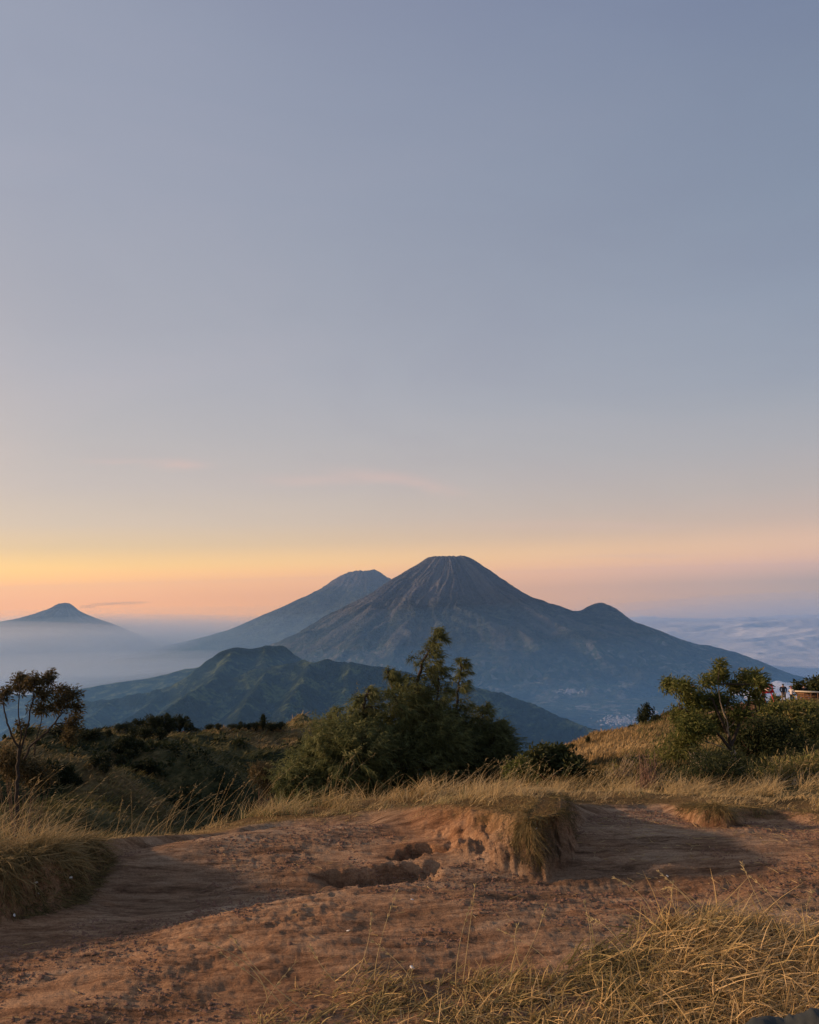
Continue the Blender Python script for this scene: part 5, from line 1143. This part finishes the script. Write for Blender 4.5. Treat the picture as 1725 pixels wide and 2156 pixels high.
def flat_poly(name, pts, mat, y=-0.045, th_=0.012):
    V = []; n = len(pts)
    for yy in (y, y - th_):
        for a, b in pts: V.append((a * cT + b * sT, yy, zc_ - a * sT + b * cT))
    mb_ = MB(); mb_.add(V, [[i, (i + 1) % n, n + (i + 1) % n, n + i] for i in range(n)], [[n, n + i, n + i + 1] for i in range(1, n - 1)]); return mb_.build(name, mat, sg)
qd = bh * 0.44; dx_ = bw * 0.17
flat_poly('white_diamond', [(dx_, -qd), (dx_ + qd * 1.15, 0), (dx_, qd), (dx_ - qd * 1.15, 0)], M_WHITE)
flat_poly('red_diamond', [(dx_ + 0.03, -qd * .38), (dx_ + qd * .42, 0.02), (dx_ - 0.02, qd * .34), (dx_ - qd * .36, 0)], M_RED, -0.06)
flat_poly('white_diamond', [(dx_ - 0.02, -qd * .15), (dx_ + qd * .14, 0), (dx_, qd * .12), (dx_ - qd * .16, 0)], M_WHITE, -0.075)
flat_poly('white_arrow', [(-bw * .42, bh * .02), (-bw * .30, bh * .26), (-bw * .28, bh * .10), (-bw * .10, bh * .22), (-bw * .12, bh * .02), (-bw * .26, -bh * .05), (-bw * .30, -bh * .12)], M_WHITE)
flat_poly('white_stripe', [(-bw * .42, -bh * .30), (-bw * .12, -bh * .22), (-bw * .10, -bh * .12), (-bw * .40, -bh * .20)], M_WHITE)
for ox in (-bw * 0.33, bw * 0.30):
    mb = MB(); zt = zc_ - ox * sT - bh * 0.4; mb.tube([(ox + 0.36, 0, -0.4), (ox + 0.18, 0, zt * 0.5), (ox - 0.02, 0, zt + 0.1)], 0.042, 6); mb.build('post', M_RED, sg)

def person(px, D, height, label, jacket, trousers, hair, arms='pocket', turn=0.0, hood=False, cap=None, sit=False):
    b = on_hill(px, D); root = empty('person', tuple(b), label, 'person', 'people at the viewpoint', turn)
    H = height
    def skin(name, verts, edges, rads, mat, rootv=0, lv=1):
        me = bpy.data.meshes.new(name); me.from_pydata([tuple(np.array(v) * H) for v in verts], edges, []); o = bpy.data.objects.new(name, me); COL.objects.link(o); o.parent = root
        m = o.modifiers.new('skin', 'SKIN'); m.use_smooth_shade = True
        for i, r_0 in enumerate(rads):
            rr = (r_0, r_0) if np.isscalar(r_0) else r_0
            me.skin_vertices[0].data[i].radius = (rr[0] * H, rr[1] * H)
            me.skin_vertices[0].data[i].use_root = (i == rootv)
        s = o.modifiers.new('sub', 'SUBSURF'); s.levels = s.render_levels = lv; me.materials.append(mat); return o
    if arms == 'pocket':   la = [(-.13, 0, .80), (-.155, .03, .66), (-.10, -.07, .53), (-.075, -.09, .51)]
    elif arms == 'front':  la = [(-.12, 0, .80), (-.135, .04, .67), (-.09, .13, .66), (-.06, .15, .67)]
    else:                  la = [(-.13, 0, .80), (-.145, .01, .64), (-.14, -.01, .50), (-.138, -.01, .46)]
    ra_ = [(-x_, y_, z_) for x_, y_, z_ in la]
    V = [(0, 0, .52), (0, 0, .64), (0, 0, .76), (0, 0, .82), (0, 0.005, .87), (0, 0.005, .905), (0, 0.0, .945), (0, 0, .975),
         (-.055, 0, .50), (-.062, 0.012, .28), (-.068, -.01, .06), (-.07, .06, .02), (.055, 0, .50), (.062, 0.012, .28), (.068, -.01, .06), (.07, .06, .02)] + la + ra_
    Ed = [(0, 1), (1, 2), (2, 3), (3, 4), (4, 5), (5, 6), (6, 7), (0, 8), (8, 9), (9, 10), (10, 11), (0, 12), (12, 13), (13, 14), (14, 15), (3, 16), (16, 17), (17, 18), (18, 19), (3, 20), (20, 21), (21, 22), (22, 23)]
    Rd = [(.08, .06), (.075, .055), (.09, .06), (.06, .045), (.032, .032), (.042, .048), (.050, .058), (.036, .042), .055, .036, .022, .018, .055, .036, .022, .018, .036, .028, .020, .016, .036, .028, .020, .016]
    skin('body', V, Ed, Rd, M_SKIN)
    skin('jacket', [(0, 0, .50), (0, 0, .60), (0, 0, .72), (0, 0, .80), (0, 0, .845)] + [tuple(q) for q in la[:3]] + [tuple(q) for q in ra_[:3]], [(0, 1), (1, 2), (2, 3), (3, 4), (3, 5), (5, 6), (6, 7), (3, 8), (8, 9), (9, 10)],
         [(.098, .074), (.094, .07), (.108, .074), (.08, .058), (.046, .042), .048, .038, .029, .048, .038, .029], jacket)
    skin('trousers', [(0, 0, .53), (-.056, 0, .49), (-.063, .012, .28), (-.068, -.008, .07), (.056, 0, .49), (.063, .012, .28), (.068, -.008, .07)], [(0, 1), (1, 2), (2, 3), (0, 4), (4, 5), (5, 6)],
         [(.085, .066), .064, .045, .034, .064, .045, .034], trousers)
    skin('hair', [(0, -.006, .905), (0, -.008, .945), (0, -.004, .98)], [(0, 1), (1, 2)], [(.054, .056), (.066, .074), (.052, .058)], hair)
    for s_ in (-1, 1): skin('shoe', [(s_ * .068, -.02, .022), (s_ * .07, .075, .016)], [(0, 1)], [(.028, .024), (.024, .018)], M_SHOE)
    return root
M_SKIN = plain('skin', (0.32, 0.19, 0.13), 0.6, 0.05, 5); M_SHOE = plain('dark_shoe', (0.03, 0.03, 0.03), 0.7, 0.2, 10)
c_navy = plain('dark_navy_cloth', (0.018, 0.024, 0.038), 0.9, 0.2, 8); c_grey = plain('grey_brown_cloth', (0.19, 0.15, 0.125), 0.9, 0.2, 8); c_white = plain('white_cloth', (0.62, 0.56, 0.54), 0.9, 0.06, 8)
c_black = plain('black_cloth', (0.012, 0.014, 0.018), 0.9, 0.2, 8); c_hair = plain('black_hair', (0.010, 0.010, 0.012), 0.8, 0.2, 8); c_pink = plain('reddish_headwear', (0.42, 0.10, 0.10), 0.8, 0.15, 8)
person(1651.5, 85, 1.80, 'person seen from behind in a dark navy jacket and grey-brown trousers, nearest the signboard', c_navy, c_grey, c_navy, 'pocket', math.atan2(-on_hill(1651, 85)[0], 85) + 0.2)
person(1668.5, 86, 1.60, 'person in a white jacket, black trousers and reddish headwear standing between the other two', c_white, c_black, c_pink, 'front', -0.9)
person(1695.5, 85.5, 1.78, 'person in black standing behind the pale-topped bamboo stall', c_black, c_black, c_hair, 'down', -0.2)

# bamboo stall with a pale top
bs = on_hill(1706, 83); kx = 83 * 1.02 / FPX; yaw = math.atan2(-bs[0], bs[1])
st_ = empty('bamboo_stall', tuple(bs), 'low bamboo stall with pale plank top and brown legs at the right edge', 'stall', None, yaw)
M_BAM = plain('brown_bamboo', (0.16, 0.085, 0.048), 0.8, 0.3, 3); M_PLANK = plain('pale_plank', (0.62, 0.50, 0.34), 0.8, 0.15, 2)
tz = up_at(1700, 1458, 83) - bs[2]
for k in range(5):
    mb = MB(); mb.box((0.2 + k * 0.004, -0.5 + k * 0.27, tz - 0.02 * k + 0.10), (2.8, 0.25, 0.05), [[1, 0, 0.02], [0, 1, 0], [-0.02, 0, 1]]); mb.build('plank', M_PLANK, st_)
for lx_ in (-1.0, -0.45, 0.1, 0.65, 1.25):
    for ly_ in (-0.55, 0.6):
        mb = MB(); mb.tube([(lx_, ly_, -0.4), (lx_ + 0.03, ly_, tz + 0.05)], 0.05, 6); mb.build('leg', M_BAM, st_)
for k in range(4):
    mb = MB(); mb.box((0.2, 0.52, 0.12 + k * (tz - 0.1) / 4), (2.5, 0.04, (tz - 0.15) / 4.4)); mb.build('back_board', M_BAM, st_)
b2_ = on_hill(1684, 86); st2 = empty('bamboo_bench', tuple(b2_), 'small pale-topped bench between the white-jacketed person and the bamboo stall', 'bench', None, yaw)
mb = MB(); mb.box((0, 0, 0.62), (0.85, 0.35, 0.07)); mb.build('seat', M_PLANK, st2)
for lx_ in (-0.36, 0.36):
    mb = MB(); mb.tube([(lx_, 0, -0.3), (lx_, 0, 0.59)], 0.05, 6); mb.build('leg', M_BAM, st2)
def hill_shrub(px, py, D, blobs, lab, seed, mat=M_LEAF): return shrub('hill_shrub', lab, 'shrub', px, py, D, blobs, mat, seed, 16, 0.42, 0.16, 0.5, 6, M_TWIG, 0.1, None, 0.03)
hill_shrub(1716, 1475, 94, [(1716, 1447, 18, 16, 50, 0.1), (1735, 1450, 22, 22, 50, 0.1), (1704, 1452, 8, 8, 12, 0.0)], 'dark shrub on the hilltop at the right edge behind the bamboo stall', 41)
hill_shrub(1683, 1475, 94, [(1682, 1450, 8, 10, 20, 0.0)], 'small dark shrub behind the hilltop bench between two people', 42)
hill_shrub(1638, 1484, 88, [(1637, 1474, 5, 5, 7, 0.3), (1632, 1479, 6, 3, 5, 0.3)], 'thin scrub at the feet of the person in navy', 43, M_LEAF2)
hill_shrub(1600, 1490, 76, [(1590, 1488, 12, 4, 16, 0.0), (1576, 1490, 12, 4, 14, 0.1)], 'dark scrub below the red signboard', 44)

# ---------------------------------------------------------------- small things on the ground
pet = MB(); a = np.linspace(0, 2 * math.pi, 7)[:-1]
pet.add(np.vstack([[0, 0, .12], np.stack([np.cos(a), np.sin(a) * .7, 0.3 + 0 * a], -1) * 1.0]), None, [[0, 1 + i, 1 + (i + 1) % 6] for i in range(6)])
for i in range(0, 6): pet.add(np.array([[0, 0, 0.02], [math.cos(a[i]) * .5, math.sin(a[i]) * .35, 0], [math.cos(a[i] + .5) * .6, math.sin(a[i] + .5) * .4, .1]]), None, [[0, 1, 2]])
pme = pet.build('white_flower', M_FLOWERCOL, link=False)
for (px, py, lab) in [(79, 1868, 'upper white flower on the dark left bank'), (152, 1860, 'right-hand white flower on the dark left bank near the soil'), (84, 1891, 'small white flower just below the upper one on the left bank'), (33, 1936, 'lowest white flower at the foot of the left bank')]:
    P, dist = hit(px, py, 2.5, 12); o = inst('white_flower', pme, None, tuple(P + np.array([0, -0.02, 0.025])), (R(60), 0, px), (0.011,) * 3); tag(o, lab, 'flower', 'white flowers on the left bank')
def pebble_mesh(seed):
    rg = np.random.default_rng(seed); V, Q, T = ellipsoid_V(9, 6); V = V * (1 + 0.18 * rg.normal(size=(len(V), 1))) * [1.3, 0.9, 0.5]; return build('pale_chip', V, Q, T, M_FLOWERCOL, None, False, None, False)
pcs = [pebble_mesh(i) for i in range(3)]
for i, (px, py, s_, lab) in enumerate([(868, 1895, .010, 'pale chip beside the small pit in the soil'), (695, 1770, .012, 'pale chip on the left slope of the soil below the path'), (1389, 1158 + 700, .006, 'pale chip in the shadow right of the cut mound'), (1153, 1775, .006, 'tiny pale chip left'), (1406, 1846, .010, 'white scrap in the shaded soil above the bowed stalks'),
                                   (1590, 1846, .010, 'white scrap'), (996, 1963, .012, 'stone'), (733, 1961, .014, 'grey chip at the left end of the pale hump'), (1130, 1752, .012, 'white chip at the foot of the cut mound'), (868, 2039, .016, 'white crumpled flake left of the pale chips near the grass'), (1000, 2100, .012, 'w')]):
    if len(lab.split()) < 4: continue
    r_h = hit(px, py, 2.2, 12)
    if r_h is None or 'tiny pale chip left' == lab: continue
    o = inst('pale_chip', pcs[i % 3], None, tuple(r_h[0] + np.array([0, 0, .002])), (0.2, 0.3, i * 1.3), (s_ * .6, s_ * .45, s_ * .4)); tag(o, lab, 'chip', 'pale chips on the soil')

# edge of a dark cloth lying close to the viewer in the bottom right corner
U = np.linspace(0, 1, 120); Vv = np.linspace(0, 1, 70); UU, VV = np.meshgrid(U, Vv)
top = np.array([at(a_, b_, d_) for a_, b_, d_ in [(1400, 2156, 2.25), (1480, 2124, 2.28), (1560, 2098, 2.32), (1620, 2082, 2.35), (1680, 2070, 2.38), (1760, 2060, 2.42), (1900, 2045, 2.45)]]); q = np.linspace(0, 1, len(top))
TP = np.stack([np.interp(UU, q, top[:, i]) for i in range(3)], -1)
run = np.array([0.10, -0.75, -0.16]); PPc = TP + run * VV[..., None]
drop = np.exp(-VV / 0.035) * 0.30; PPc[..., 2] -= drop; PPc[..., 1] += np.exp(-VV / 0.04) * 0.05
fold = 0.008 * np.sin(UU * 16 + VV * 22 + 2 * fbm(UU * 3, VV * 3, 2, 900)) + 0.010 * fbm(UU * 7, VV * 4, 4, 901) + 0.014 * ridged(UU * 9 + VV * 8, VV * 3, 3, 903)
PPc[..., 2] += fold * sstep(0.0, 0.08, VV) + 0.006 * fbm(UU * 9, VV * 0, 2, 902)
cl = build('dark_cloth', PPc.reshape(-1, 3), gridq(70, 120)[:, ::-1], None, plain('grey_green_fabric', (0.040, 0.044, 0.040), 0.75, 0.2, 30, 0.002), None, True)
so = cl.modifiers.new('thick', 'SOLIDIFY'); so.thickness = 0.004
tag(cl, 'edge of a dark grey-green cloth with soft folds at the bottom right corner', 'cloth')
